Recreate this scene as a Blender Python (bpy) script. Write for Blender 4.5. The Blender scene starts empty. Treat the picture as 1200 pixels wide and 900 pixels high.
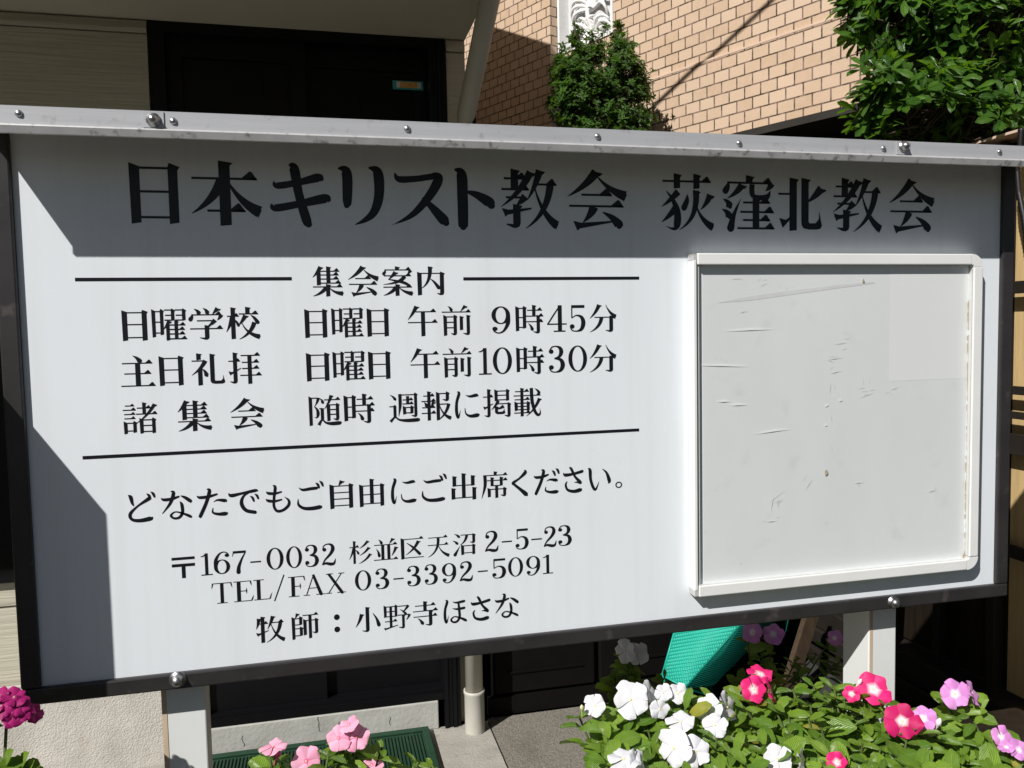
import bpy, bmesh, math, random
from mathutils import Vector, Matrix, noise

random.seed(11)
S = bpy.context.scene
COL = S.collection

# ---------------------------------------------------------------- camera
CAM = Vector((0.445, -1.391, 1.5))
CR = Vector((0.97297, -0.23071, -0.01970)).normalized()      # right
CF = Vector((0.22953, 0.97114, -0.06464)).normalized()       # forward
CU = CR.cross(CF).normalized(); CR = CF.cross(CU).normalized()
FOC = 950.0                                                   # focal length in pixels of a 1200 px wide frame
cd = bpy.data.cameras.new('camera'); cam = bpy.data.objects.new('camera', cd); COL.objects.link(cam)
cd.sensor_width = 36; cd.lens = 36*FOC/1200; cd.clip_start = .02; cd.clip_end = 500
cam.matrix_world = Matrix(((CR.x, CU.x, -CF.x, CAM.x), (CR.y, CU.y, -CF.y, CAM.y), (CR.z, CU.z, -CF.z, CAM.z), (0, 0, 0, 1)))
S.camera = cam

# ---------------------------------------------------------------- light
SUN = Vector((1.20, 1.0, -1.36)).normalized()                # the way the light travels
ELEV = math.asin(-SUN.z); AZ = math.atan2(-SUN.x, -SUN.y)
w = bpy.data.worlds.new('World'); S.world = w; w.use_nodes = True
nt = w.node_tree; bg = nt.nodes['Background']
sky = nt.nodes.new('ShaderNodeTexSky'); sky.sky_type = 'NISHITA'; sky.sun_disc = False
sky.sun_elevation = ELEV; sky.sun_rotation = AZ
nt.links.new(sky.outputs[0], bg.inputs[0]); bg.inputs[1].default_value = 0.032
ld = bpy.data.lights.new('sun', 'SUN'); ld.energy = 5.0; ld.angle = math.radians(.5); ld.color = (1, .965, .92)
sun = bpy.data.objects.new('sun', ld); COL.objects.link(sun)
sun.rotation_euler = SUN.to_track_quat('-Z', 'Y').to_euler(); sun.location = (-3, -4, 6)
vs = S.view_settings; vs.view_transform = 'Standard'; vs.look = 'None'; vs.exposure = 0.20; vs.gamma = 1; vs.use_curve_mapping = False
S.cycles.max_bounces = 8; S.cycles.transparent_max_bounces = 12; S.cycles.use_denoising = True
S.cycles.caustics_reflective = False; S.cycles.caustics_refractive = False

# ---------------------------------------------------------------- where a point of the photograph lies on a real plane
def ray(px, py): return CF+CR*((px-600)/FOC)-CU*((py-450)/FOC)
def onY(px, py, Y=0.): r = ray(px, py); return CAM+r*((Y-CAM.y)/r.y)
def onX(px, py, X): r = ray(px, py); return CAM+r*((X-CAM.x)/r.x)
def onZ(px, py, Z=0.): r = ray(px, py); return CAM+r*((Z-CAM.z)/r.z)

# ---------------------------------------------------------------- materials
def N(t, kind, **kw):
    n = t.nodes.new('ShaderNode'+kind)
    for k, v in kw.items():
        if k in n.inputs: n.inputs[k].default_value = v
        else: setattr(n, k, v)
    return n
def mix(t, f, a, b, mode='MIX'):
    n = t.nodes.new('ShaderNodeMix'); n.data_type = 'RGBA'; n.blend_type = mode
    for i, v in ((0, f), (6, a), (7, b)):
        if isinstance(v, bpy.types.NodeSocket): t.links.new(v, n.inputs[i])
        else: n.inputs[i].default_value = v if i == 0 else (*v[:3], 1)
    return n.outputs[2]
def ramp(t, src, lo, hi, a=0., b=1.):
    n = N(t, 'MapRange'); t.links.new(src, n.inputs[0])
    for i, v in enumerate((lo, hi, a, b)): n.inputs[i+1].default_value = v
    n.clamp = True
    return n.outputs[0]
def noise_(t, scale, detail=4, vec=None, stretch=None, rough=.55):
    n = N(t, 'TexNoise', Scale=scale, Detail=detail, Roughness=rough)
    if vec is None: vec = N(t, 'TexCoord').outputs['Object']
    if stretch:
        m = N(t, 'Mapping'); m.inputs['Scale'].default_value = stretch; t.links.new(vec, m.inputs[0]); vec = m.outputs[0]
    t.links.new(vec, n.inputs['Vector'])
    return n.outputs['Fac']
def mat(name, col, rough=.5, spec=.5, metal=0., var=0., vscale=8., bump=0., bscale=60., stretch=None, col2=None, coat=0., dirt=None):
    m = bpy.data.materials.new(name); m.use_nodes = True; t = m.node_tree; b = t.nodes['Principled BSDF']
    b.inputs['Roughness'].default_value = rough; b.inputs['Specular IOR Level'].default_value = spec
    b.inputs['Metallic'].default_value = metal; b.inputs['Coat Weight'].default_value = coat; b.inputs['Coat Roughness'].default_value = .06
    c = (*col, 1)
    b.inputs['Base Color'].default_value = c
    out = None
    if var or col2:
        f = ramp(t, noise_(t, vscale, 5, stretch=stretch), .32, .68)
        c2 = col2 or tuple(x*(1-var) for x in col)
        out = mix(t, f, col, c2)
    if dirt:
        f = ramp(t, noise_(t, dirt[0], 6), dirt[1], dirt[1]+.14, 0, dirt[3])
        out = mix(t, f, out if out else col, dirt[2])
    if out: t.links.new(out, b.inputs['Base Color'])
    if bump:
        bp = N(t, 'Bump', Strength=1.0, Distance=bump)
        t.links.new(noise_(t, bscale, 5, stretch=stretch), bp.inputs['Height']); t.links.new(bp.outputs[0], b.inputs['Normal'])
    return m
M = {}
M['panel'] = mat('white_panel_paint', (.735, .775, .815), .28, .45, var=.03, vscale=3, dirt=(5, .63, (.60, .60, .58), .25))
def streaks(m, amount, scale=(34, 1, 1.1)):
    """faint rain streaks running down a face, and a patchy sheen"""
    t = m.node_tree; b = t.nodes['Principled BSDF']; src = b.inputs['Base Color'].links[0].from_socket
    f = ramp(t, noise_(t, 1, 6, None, scale), .48, .72, 0, amount)
    f2 = ramp(t, noise_(t, 260, 2), .66, .74, 0, amount*1.2)
    c = mix(t, f2, mix(t, f, src, (.48, .48, .46)), (.42, .40, .37))
    t.links.new(c, b.inputs['Base Color'])
    t.links.new(ramp(t, noise_(t, 2.2, 4), .35, .65, .18, .42), b.inputs['Roughness'])
streaks(M['panel'], .13)
M['frame'] = mat('dark_bronze_aluminium', (.030, .027, .028), .38, .5, var=.35, vscale=14, dirt=(30, .6, (.10, .09, .085), .5))
M['galv'] = mat('weathered_aluminium', (.47, .48, .50), .45, .4, metal=.2, var=.12, vscale=30, stretch=(.15, 1, 3), bump=.0001, bscale=160, dirt=(55, .60, (.25, .23, .20), .6))
M['lip'] = mat('worn_aluminium_lip', (.55, .55, .55), .4, .4, metal=.15, var=.15, vscale=40, dirt=(70, .55, (.12, .115, .10), .8))
M['lining'] = mat('brown_roof_lining', (.38, .33, .22), .7, .2, var=.2)
M['steel'] = mat('stainless_steel', (.42, .42, .43), .38, .5, metal=1, var=.3, vscale=80)
M['rivet'] = mat('zinc_rivet', (.38, .39, .40), .35, .5, metal=.9)
M['ink'] = mat('black_vinyl_letter', (.008, .009, .013), .30, .30)
M['post'] = mat('white_post_paint', (.70, .72, .71), .45, .4, var=.08, vscale=10, stretch=(1, 1, .2))
M['rust'] = mat('rust_stain', (.40, .27, .16), .8, .2, col2=(.60, .50, .38), vscale=30, stretch=(1, 1, .15))
M['casew'] = mat('ivory_case_rail', (.74, .75, .74), .38, .45, var=.06, vscale=12, dirt=(40, .68, (.45, .42, .36), .6))
M['board'] = mat('grey_white_notice_board', (.83, .86, .865), .6, .3, var=.05, vscale=7, stretch=(1, 1, .4), dirt=(18, .60, (.60, .62, .62), .3))
M['scuff'] = mat('scuff', (.63, .63, .62), .8, .2)
M['scuffw'] = mat('pale_scuff', (.93, .94, .95), .6, .3)
M['reflect_pale'] = mat('pale_reflection', (.86, .88, .875), .7, .2, var=.02)  # pale tone painted in place of a reflection on the notice case
M['smear'] = mat('grey_smear', (.77, .78, .78), .7, .2, var=.1, vscale=40)
M['stain'] = mat('brown_stain', (.42, .33, .22), .8, .2, col2=(.62, .56, .46), vscale=60)
M['siding'] = mat('beige_siding', (.49, .465, .375), .75, .25, var=.14, vscale=6, bump=.004, bscale=7, stretch=(.5, 1, 14))
M['stucco'] = mat('rough_stucco', (.56, .535, .49), .9, .15, var=.22, vscale=9, bump=.004, bscale=170, dirt=(14, .60, (.42, .37, .30), .45))
M['soffit'] = mat('beige_soffit', (.50, .48, .39), .7, .25, var=.06, vscale=2)
M['pipe'] = mat('beige_pipe', (.55, .53, .45), .5, .35, var=.10, vscale=6)
M['pipew'] = mat('pale_pipe_sleeve', (.47, .46, .41), .5, .35, var=.12, vscale=12)
M['blackal'] = mat('black_door_aluminium', (.004, .004, .005), .40, .18)
M['dglass'] = mat('dark_door_glass', (.002, .003, .003), .10, .25)
M['concrete'] = mat('concrete', (.40, .385, .345), .9, .2, var=.3, vscale=6, bump=.003, bscale=90, dirt=(25, .58, (.20, .18, .15), .5))
M['aggregate'] = mat('washed_aggregate', (.27, .25, .215), .95, .15, var=.5, vscale=160, bump=.005, bscale=170, dirt=(5, .52, (.13, .12, .10), .5))
M['stepc'] = mat('grey_step_concrete', (.44, .44, .41), .9, .2, var=.18, vscale=8, bump=.002, bscale=70, dirt=(20, .62, (.25, .24, .22), .5))
M['asphalt'] = mat('asphalt', (.055, .054, .052), .95, .15, var=.3, vscale=50, bump=.004, bscale=120)
M['matg'] = mat('green_rubber_mat', (.014, .050, .026), .6, .35, var=.2, vscale=15, dirt=(40, .62, (.16, .15, .11), .35))
M['teal'] = mat('teal_plastic', (.015, .40, .30), .45, .4, var=.12, vscale=12)
M['plank'] = mat('brown_plank', (.065, .043, .026), .8, .2, var=.4, vscale=10, stretch=(6, 6, .5))
M['shed'] = mat('gap_shade_black', (.005, .004, .004), .6, .15, var=.3)  # near-black, so the gap's deep shade sits in the colour
M['gate'] = mat('shaded_fence_brown', (.016, .011, .007), .6, .2, var=.4, vscale=9, stretch=(5, 5, .5))  # dark version of the fence boards, shade put into the colour
M['fence'] = mat('black_fence_frame', (.022, .018, .015), .5, .3, var=.3, vscale=12)
M['tan'] = mat('tan_fence_board', (.56, .40, .19), .65, .3, var=.25, vscale=7, stretch=(5, 5, .5), bump=.001, bscale=40)
M['cap'] = mat('pinkish_tan_cap', (.62, .46, .36), .7, .25, var=.12, vscale=10)
M['cable'] = mat('black_cable', (.008, .008, .009), .45, .4)
M['whitecast'] = mat('white_cast_metal', (.80, .80, .79), .5, .4, var=.08, vscale=20)
M['grayrec'] = mat('pale_back_plate', (.55, .56, .57), .6, .3)
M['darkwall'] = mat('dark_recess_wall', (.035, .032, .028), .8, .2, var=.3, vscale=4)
M['planter'] = mat('grey_planter', (.33, .32, .29), .85, .2, var=.2)
M['soil'] = mat('soil', (.035, .025, .018), .95, .1, var=.5, vscale=60, bump=.01, bscale=60)
M['terra'] = mat('brown_pot', (.10, .055, .035), .8, .2, var=.3)
M['block'] = mat('grey_brown_stone', (.30, .26, .21), .9, .2, var=.3, vscale=20, bump=.004, bscale=80)
M['bark'] = mat('bark', (.09, .07, .05), .9, .15, var=.5, vscale=25, bump=.006, bscale=50, stretch=(4, 4, .6))
M['twig'] = mat('green_stem', (.10, .14, .04), .6, .3, var=.3)
M['st_teal'] = mat('sticker_teal', (.05, .35, .38), .5, .3)
M['st_or'] = mat('sticker_orange', (.60, .26, .05), .5, .3, col2=(.75, .50, .15), vscale=60)
M['st_w'] = mat('sticker_white', (.62, .66, .62), .5, .3)

def leaf_mat(name, a, b, rib, rough=.32, trans=.22, tcol=(.20, .36, .03), yellow=None):
    m = bpy.data.materials.new(name); m.use_nodes = True; t = m.node_tree; p = t.nodes['Principled BSDF']
    g = N(t, 'NewGeometry'); col = mix(t, g.outputs['Random Per Island'], a, b)
    if yellow:
        col = mix(t, ramp(t, g.outputs['Random Per Island'], .975, .98), col, yellow)
    uv = N(t, 'UVMap'); sx = N(t, 'SeparateXYZ'); t.links.new(uv.outputs[0], sx.inputs[0])
    d = N(t, 'Math', operation='SUBTRACT'); t.links.new(sx.outputs[0], d.inputs[0]); d.inputs[1].default_value = .5
    ab = N(t, 'Math', operation='ABSOLUTE'); t.links.new(d.outputs[0], ab.inputs[0])
    col = mix(t, ramp(t, ab.outputs[0], .008, .035, .65, 0), col, rib)
    vx = N(t, 'Math', operation='MULTIPLY_ADD'); t.links.new(ab.outputs[0], vx.inputs[0]); vx.inputs[1].default_value = -1.1; t.links.new(sx.outputs[1], vx.inputs[2])
    vs_ = N(t, 'Math', operation='MULTIPLY'); t.links.new(vx.outputs[0], vs_.inputs[0]); vs_.inputs[1].default_value = 62
    vn = N(t, 'Math', operation='SINE'); t.links.new(vs_.outputs[0], vn.inputs[0])
    col = mix(t, ramp(t, vn.outputs[0], .5, 1, 0, .28), col, rib)
    vb = N(t, 'Bump', Strength=.6, Distance=.0012); t.links.new(vn.outputs[0], vb.inputs['Height']); t.links.new(vb.outputs[0], p.inputs['Normal'])
    v = noise_(t, 40, 3)
    col = mix(t, ramp(t, v, .3, .7, 0, .35), col, tuple(x*.55 for x in a))
    t.links.new(col, p.inputs['Base Color']); p.inputs['Roughness'].default_value = rough; p.inputs['Specular IOR Level'].default_value = .45
    tr = N(t, 'BsdfTranslucent'); tr.inputs[0].default_value = (*tcol, 1)
    ms = N(t, 'MixShader'); ms.inputs[0].default_value = trans
    t.links.new(p.outputs[0], ms.inputs[1]); t.links.new(tr.outputs[0], ms.inputs[2])
    t.links.new(ms.outputs[0], t.nodes['Material Output'].inputs[0])
    return m
M['leaf_tree'] = leaf_mat('glossy_tree_leaf', (.022, .075, .010), (.095, .215, .022), (.13, .25, .05), .24, .28, (.22, .46, .02))
M['leaf_shrub'] = leaf_mat('small_shrub_leaf', (.030, .085, .014), (.085, .185, .022), (.08, .16, .03), .30, .24, (.18, .40, .02))
M['leaf_vinca'] = leaf_mat('periwinkle_leaf', (.095, .205, .016), (.25, .40, .036), (.30, .42, .14), .32, .25, (.26, .46, .03), (.40, .36, .04))

def petal_mat(name, c0, c1, eye, eye_r, trans=.20):
    m = bpy.data.materials.new(name); m.use_nodes = True; t = m.node_tree; p = t.nodes['Principled BSDF']
    uv = N(t, 'UVMap'); sx = N(t, 'SeparateXYZ'); t.links.new(uv.outputs[0], sx.inputs[0])
    g = N(t, 'NewGeometry')
    base = mix(t, g.outputs['Random Per Island'], c0, c1)
    vein = noise_(t, 1, 3, uv.outputs[0], (26, 2, 1))
    base = mix(t, ramp(t, vein, .4, .75, 0, .22), base, tuple(x*.72 for x in c0))
    col = mix(t, ramp(t, sx.outputs[1], eye_r*.35, eye_r, 1, 0), base, eye)
    t.links.new(col, p.inputs['Base Color']); p.inputs['Roughness'].default_value = .55; p.inputs['Specular IOR Level'].default_value = .25
    tr = N(t, 'BsdfTranslucent'); tr.inputs[0].default_value = (*c0, 1)
    ms = N(t, 'MixShader'); ms.inputs[0].default_value = trans
    t.links.new(p.outputs[0], ms.inputs[1]); t.links.new(tr.outputs[0], ms.inputs[2])
    t.links.new(ms.outputs[0], t.nodes['Material Output'].inputs[0])
    return m
M['pet_white'] = petal_mat('white_petal', (.74, .74, .77), (.70, .70, .75), (.80, .78, .45), .10)
M['pet_hot'] = petal_mat('hot_pink_petal', (.80, .020, .20), (.72, .03, .17), (.95, .80, .82), .40)
M['pet_crim'] = petal_mat('crimson_petal', (.55, .012, .13), (.48, .012, .11), (.95, .86, .84), .34)
M['pet_lilac'] = petal_mat('lilac_petal', (.66, .25, .62), (.70, .33, .66), (.95, .90, .93), .36)
M['pet_pink'] = petal_mat('pale_pink_petal', (.85, .36, .52), (.85, .44, .58), (.80, .10, .30), .20)
M['pet_maroon'] = petal_mat('maroon_petal', (.33, .010, .13), (.42, .015, .17), (.50, .25, .36), .20)
M['eye'] = mat('flower_eye', (.72, .66, .25), .6, .2)

# brick tile, laid out in the wall's own metres
def brick_mat():
    m = bpy.data.materials.new('tan_brick_tile'); m.use_nodes = True; t = m.node_tree; p = t.nodes['Principled BSDF']
    tc = N(t, 'TexCoord'); sx = N(t, 'SeparateXYZ'); t.links.new(tc.outputs['Object'], sx.inputs[0])
    ad = N(t, 'Math', operation='ADD'); t.links.new(sx.outputs[0], ad.inputs[0]); t.links.new(sx.outputs[1], ad.inputs[1])
    cb = N(t, 'CombineXYZ'); t.links.new(ad.outputs[0], cb.inputs[0]); t.links.new(sx.outputs[2], cb.inputs[1])
    br = N(t, 'TexBrick'); br.offset = .5
    t.links.new(cb.outputs[0], br.inputs['Vector'])
    for k, v in (('Scale', 1), ('Mortar Size', .0042), ('Mortar Smooth', .12), ('Bias', 0), ('Brick Width', .104), ('Row Height', .066)): br.inputs[k].default_value = v
    br.inputs['Color1'].default_value = (.585, .45, .325, 1); br.inputs['Color2'].default_value = (.50, .365, .245, 1); br.inputs['Mortar'].default_value = (.030, .018, .012, 1)
    c = mix(t, ramp(t, noise_(t, 3, 5), .35, .7, 0, .22), br.outputs['Color'], (.40, .30, .22))
    c = mix(t, ramp(t, noise_(t, 26, 4), .42, .62, 0, .35), c, (.60, .42, .33))
    c = mix(t, ramp(t, noise_(t, 120, 3), .5, .8, 0, .25), c, (.36, .25, .17))
    t.links.new(c, p.inputs['Base Color']); p.inputs['Roughness'].default_value = .6; p.inputs['Specular IOR Level'].default_value = .3
    bp = N(t, 'Bump', Strength=1, Distance=.006); bp.invert = True; t.links.new(br.outputs['Fac'], bp.inputs['Height']); t.links.new(bp.outputs[0], p.inputs['Normal'])
    return m
M['brick'] = brick_mat()
def clear_mat():
    m = bpy.data.materials.new('clear_acrylic'); m.use_nodes = True; t = m.node_tree
    for n in list(t.nodes):
        if n.type == 'BSDF_PRINCIPLED': t.nodes.remove(n)
    tr = N(t, 'BsdfTransparent'); tr.inputs[0].default_value = (.995, .997, .997, 1)
    gl = N(t, 'BsdfGlossy'); gl.inputs['Roughness'].default_value = .03
    lw = N(t, 'LayerWeight', Blend=.5); ms = N(t, 'MixShader')
    t.links.new(ramp(t, lw.outputs['Facing'], .3, 1, .02, .35), ms.inputs[0]); t.links.new(tr.outputs[0], ms.inputs[1]); t.links.new(gl.outputs[0], ms.inputs[2])
    t.links.new(ms.outputs[0], t.nodes['Material Output'].inputs[0])
    return m
M['clear'] = clear_mat()

# ---------------------------------------------------------------- mesh helpers
class MB:
    def __init__(s): s.bm = bmesh.new(); s.uv = s.bm.loops.layers.uv.new('UVMap')
    def face(s, pts, uvs=None):
        f = s.bm.faces.new([s.bm.verts.new(p) for p in pts])
        if uvs:
            for l, u in zip(f.loops, uvs): l[s.uv].uv = u
        return f
    def box(s, a, b, bev=0.):
        r = bmesh.ops.create_cube(s.bm, size=1)
        vs_ = r['verts']
        for v in vs_: v.co = Vector([(a[i]+b[i])/2+v.co[i]*abs(b[i]-a[i]) for i in range(3)])
        if bev:
            es = list({e for v in vs_ for e in v.link_edges})
            bmesh.ops.bevel(s.bm, geom=es, offset=bev, segments=2, affect='EDGES', profile=.5)
        return s
    def prism(s, pts, vec):
        """closed prism over a flat outline swept along vec"""
        vec = Vector(vec); a = [s.bm.verts.new(p) for p in pts]; b = [s.bm.verts.new(Vector(p)+vec) for p in pts]
        s.bm.faces.new(a[::-1]); s.bm.faces.new(b)
        for i in range(len(a)):
            j = (i+1) % len(a); s.bm.faces.new((a[i], a[j], b[j], b[i]))
        return s
    def tube(s, pts, r, n=8, caps=True):
        pts = [Vector(p) for p in pts]; rings = []
        rs = r if isinstance(r, (list, tuple)) else [r]*len(pts)
        ref = Vector((0, 0, 1))
        for i, p in enumerate(pts):
            t = (pts[min(i+1, len(pts)-1)]-pts[max(i-1, 0)]).normalized()
            if abs(t.dot(ref)) > .93: ref = Vector((1, 0, 0)) if abs(t.x) < .9 else Vector((0, 1, 0))
            u = t.cross(ref).normalized(); v = t.cross(u)
            rings.append([s.bm.verts.new(p+(u*math.cos(k*2*math.pi/n)+v*math.sin(k*2*math.pi/n))*rs[i]) for k in range(n)])
        for a, b in zip(rings, rings[1:]):
            for k in range(n):
                f = s.bm.faces.new((a[k], a[(k+1) % n], b[(k+1) % n], b[k])); f.smooth = True
        if caps: s.bm.faces.new(rings[0][::-1]); s.bm.faces.new(rings[-1])
        return s
    def lathe(s, prof, c, axis, n=16):
        """profile of (radius, along) revolved about axis through c"""
        axis = Vector(axis).normalized(); ref = Vector((0, 0, 1)) if abs(axis.z) < .9 else Vector((1, 0, 0))
        u = axis.cross(ref).normalized(); v = axis.cross(u); c = Vector(c); rings = []
        for r, h in prof:
            rings.append([s.bm.verts.new(c+axis*h+(u*math.cos(k*2*math.pi/n)+v*math.sin(k*2*math.pi/n))*max(r, 1e-5)) for k in range(n)])
        for a, b in zip(rings, rings[1:]):
            for k in range(n):
                f = s.bm.faces.new((a[k], a[(k+1) % n], b[(k+1) % n], b[k])); f.smooth = True
        return s
    def build(s, name, m, parent=None, local=False, recalc=True):
        if recalc: bmesh.ops.recalc_face_normals(s.bm, faces=s.bm.faces)
        if parent is not None and not local:
            p = parent
            off = Vector((0, 0, 0))
            while p is not None: off += p.location; p = p.parent
            for v in s.bm.verts: v.co -= off
        me = bpy.data.meshes.new(name); s.bm.to_mesh(me); s.bm.free()
        for x in (m if isinstance(m, list) else [m]): me.materials.append(x)
        o = bpy.data.objects.new(name, me); COL.objects.link(o)
        if parent is not None: o.parent = parent
        return o
def thing(name, label, cat, loc=(0, 0, 0), group=None, rz=0.):
    e = bpy.data.objects.new(name, None); COL.objects.link(e); e.location = loc; e.rotation_euler.z = rz; e.empty_display_size = .1
    e['label'] = label; e['category'] = cat
    if group: e['group'] = group
    return e
def struct(o): o['kind'] = 'structure'; return o

# ================================================================ the setting
g = MB(); g.face([(-60, -60, -.03), (60, -60, -.03), (60, 60, -.03), (-60, 60, -.03)]); struct(g.build('ground', M['asphalt']))
g = MB(); g.box((-4, -.9, -.02), (1.025, 1.6, 0)); struct(g.build('concrete_path', M['concrete']))
g = MB(); g.box((1.033, -.9, -.02), (1.75, 1.62, -.002)); struct(g.build('aggregate_paving', M['aggregate']))

# ---------------------------------------------------------------- the house behind the sign
H = thing('house', 'beige sided house with a dark sliding entrance door behind the sign board', 'house', (0, 1.6, 0))
YF = 1.6
m = MB()                                                        # body behind the cladding, with the door recess
m.box((-6, 2.48, .0), (.995, 7.5, 4.57)); m.box((-6, YF+.25, 0), (.995, 2.479, 2.564)); m.box((-6, YF+.022, 0), (-.1, YF+.25, 2.62)); m.box((.93, YF+.022, 0), (.995, YF+.25, 2.62))
m.build('wall', M['soffit'], H)
m = MB()                                                        # lapped boards
z = .345; k = 0
while z < 2.56:
    z1 = min(z+.272, 2.565)
    for x0, x1 in ((-6, -.082), (.928, .997)):
        pr = [(x0, YF+.02, z), (x0, YF-.010, z), (x0, YF-.012, z+.012), (x0, YF-.004, z1-.006), (x0, YF+.004, z1), (x0, YF+.02, z1)]
        m.prism(pr, (x1-x0, 0, 0))
    z = z1
m.build('siding', M['siding'], H)
m = MB(); m.box((-6, YF-.02, .305), (-.082, YF+.02, .344), .004); m.build('base_flashing', M['pipew'], H)
m = MB(); m.box((-6, YF-.004, -.02), (.0, YF+.03, .3045)); m.build('foundation', M['stucco'], H)
m = MB(); m.box((-6, .22, 2.566), (1.0, 2.479, 3.6)); m.build('balcony', M['soffit'], H)
m = MB(); m.box((-6.3, 2.45, 4.571), (1.02, 7.8, 4.715)); m.build('roof', M['darkwall'], H)
m = MB(); m.box((.001, YF-.012, 0), (.838, YF+.05, .108), .004); stp = m.build('door_step', M['stepc'], H)
random.seed(14)
for x_, z0_, z1_ in ((.13, .03, .07), (.395, .055, .104), (.47, .028, .075), (.655, .04, .07)):
    q = Vector((x_, YF-.0124, z1_)); pts = [q.copy()]
    while q.z > z0_: q = q+Vector((random.uniform(-.006, .006), 0, -.008)); pts.append(q)
    MB().tube(pts, .0011, 4).build('crack', M['darkwall'], stp)
# entrance door
D = MB(); D.box((-.08, YF+.0, 2.53), (.925, YF+.1, 2.575)); D.box((-.08, YF+.0, .11), (-.03, YF+.1, 2.53))
for i in range(4): D.box((.862+i*.016, YF-.02+(i % 2)*.006, .0), (.876+i*.016, YF+.09, 2.53))
D.box((-.03, YF-.006, .109), (.862, YF+.1, .135)); D.box((-.03, YF+.01, .135), (.862, YF+.1, .150))
door = D.build('entrance_door', M['blackal'], H)
D = MB()
for x0, x1, y in ((-.03, .43, .03), (.40, .862, .06)):
    D.box((x0, YF+y, .15), (x0+.05, YF+y+.028, 2.53)); D.box((x1-.05, YF+y, .15), (x1, YF+y+.028, 2.53))
    for za, zb in ((.15, .25), (1.1, 1.16), (2.46, 2.53)): D.box((x0+.05, YF+y+.001, za), (x1-.05, YF+y+.027, zb))
D.build('door_sash', M['blackal'], door)
D = MB(); D.box((.02, YF+.04, .25), (.38, YF+.048, 2.46)); D.box((.45, YF+.07, .25), (.812, YF+.078, 2.46)); D.build('door_glass', M['dglass'], door)
a = onY(460, 94, YF+.055); b = onY(496, 106, YF+.055); sy = YF+.055
m = MB(); m.box((a.x, sy, b.z), (b.x, sy+.003, a.z)); st = m.build('sticker', M['st_teal'], door); st['label'] = 'small teal and orange sticker on the dark glass'
for f0, f1, mm in ((.12, .24, 'st_w'), (.24, .80, 'st_or'), (.80, .93, 'st_w')):
    m = MB(); m.box((a.x+(b.x-a.x)*f0, sy-.002, b.z+(a.z-b.z)*.2), (a.x+(b.x-a.x)*f1, sy-.0004, a.z-(a.z-b.z)*.12)); m.build('sticker_field', M[mm], st)
# dark window at the left, seen as a strip beside the sign frame
m = MB(); m.box((-1.6, YF-.035, .70), (-.50, YF+.02, 1.60), .004); wn = m.build('window', M['blackal'], H)
m = MB(); m.box((-1.55, YF-.040, .75), (-.55, YF-.0355, 1.55)); m.build('window_glass', M['dglass'], wn)
# rain pipe: comes forward-down from the eave, meets the wall, drops to the ground
pt = onY(586, -60, 1.12); pm = onY(543, 150, 1.535); pb = Vector((.967, 1.535, 0))
m = MB(); m.tube([pt, pm+(pt-pm).normalized()*.05, pm+Vector((-.004, .0, -.04)), Vector((.97, 1.535, 1.9)), Vector((.967, 1.535, .15))], .033, 18); m.build('downpipe', M['pipe'], H)
m = MB(); m.lathe([(.034, .16), (.040, .16), (.040, .15), (.0375, .145), (.0375, .0)], pb, (0, 0, 1), 20); m.build('pipe_sleeve', M['pipew'], H)
m = MB(); m.tube([pm+Vector((.0, .0, .01)), pm+Vector((-.003, 0, -.10))], .037, 18); m.build('pipe_collar', M['pipe'], H)

# ---------------------------------------------------------------- brick tiled apartment house at the right
A0 = Vector((3.055, 2.306, 0)); RZ = math.atan2(-.906, .423)
AP = thing('apartment_building', 'tan brick tiled apartment building with a white cast leaf screen, right behind the sign', 'building', A0, None, RZ)
# local axes: +x runs towards the camera along the wall, -y faces the camera, z up
def lbox(mb, x0, x1, y0, y1, z0, z1, bev=0): mb.box((x0, y0, z0), (x1, y1, z1), bev); return mb
m = MB()
lbox(m, -1.58, 4, 0, .3, 3.056, 8); lbox(m, -2.12, -1.58, 0, .3, 3.056, 3.43); lbox(m, -2.12, -1.58, 0, .3, 4.4, 8)
m.build('brick_wall', M['brick'], AP, True)
m = MB(); lbox(m, -2.12, 4, -.014, .3, 2.598, 3.0555, .002); m.build('brick_plinth', M['brick'], AP, True)
m = MB(); lbox(m, -2.12, 4, -.016, .0, 3.045, 3.058, .002); m.build('plinth_ledge', M['cap'], AP, True)
m = MB(); lbox(m, -3.02, -2.121, -.075, .3, 0, 8); m.build('brick_pier', M['brick'], AP, True)
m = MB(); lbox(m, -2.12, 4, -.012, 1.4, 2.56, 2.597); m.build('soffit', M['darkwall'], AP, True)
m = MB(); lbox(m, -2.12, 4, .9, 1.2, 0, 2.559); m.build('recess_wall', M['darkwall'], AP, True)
m = MB(); lbox(m, -6, -3.021, .9, 1.2, 0, 8); m.build('side_wall', M['brick'], AP, True)
m = MB(); lbox(m, -5.2, -3.03, .80, .899, 2.0, 3.62); lbox(m, -5.2, -3.03, .78, .899, 3.78, 3.85); m.build('side_opening', M['darkwall'], AP, True)
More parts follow.
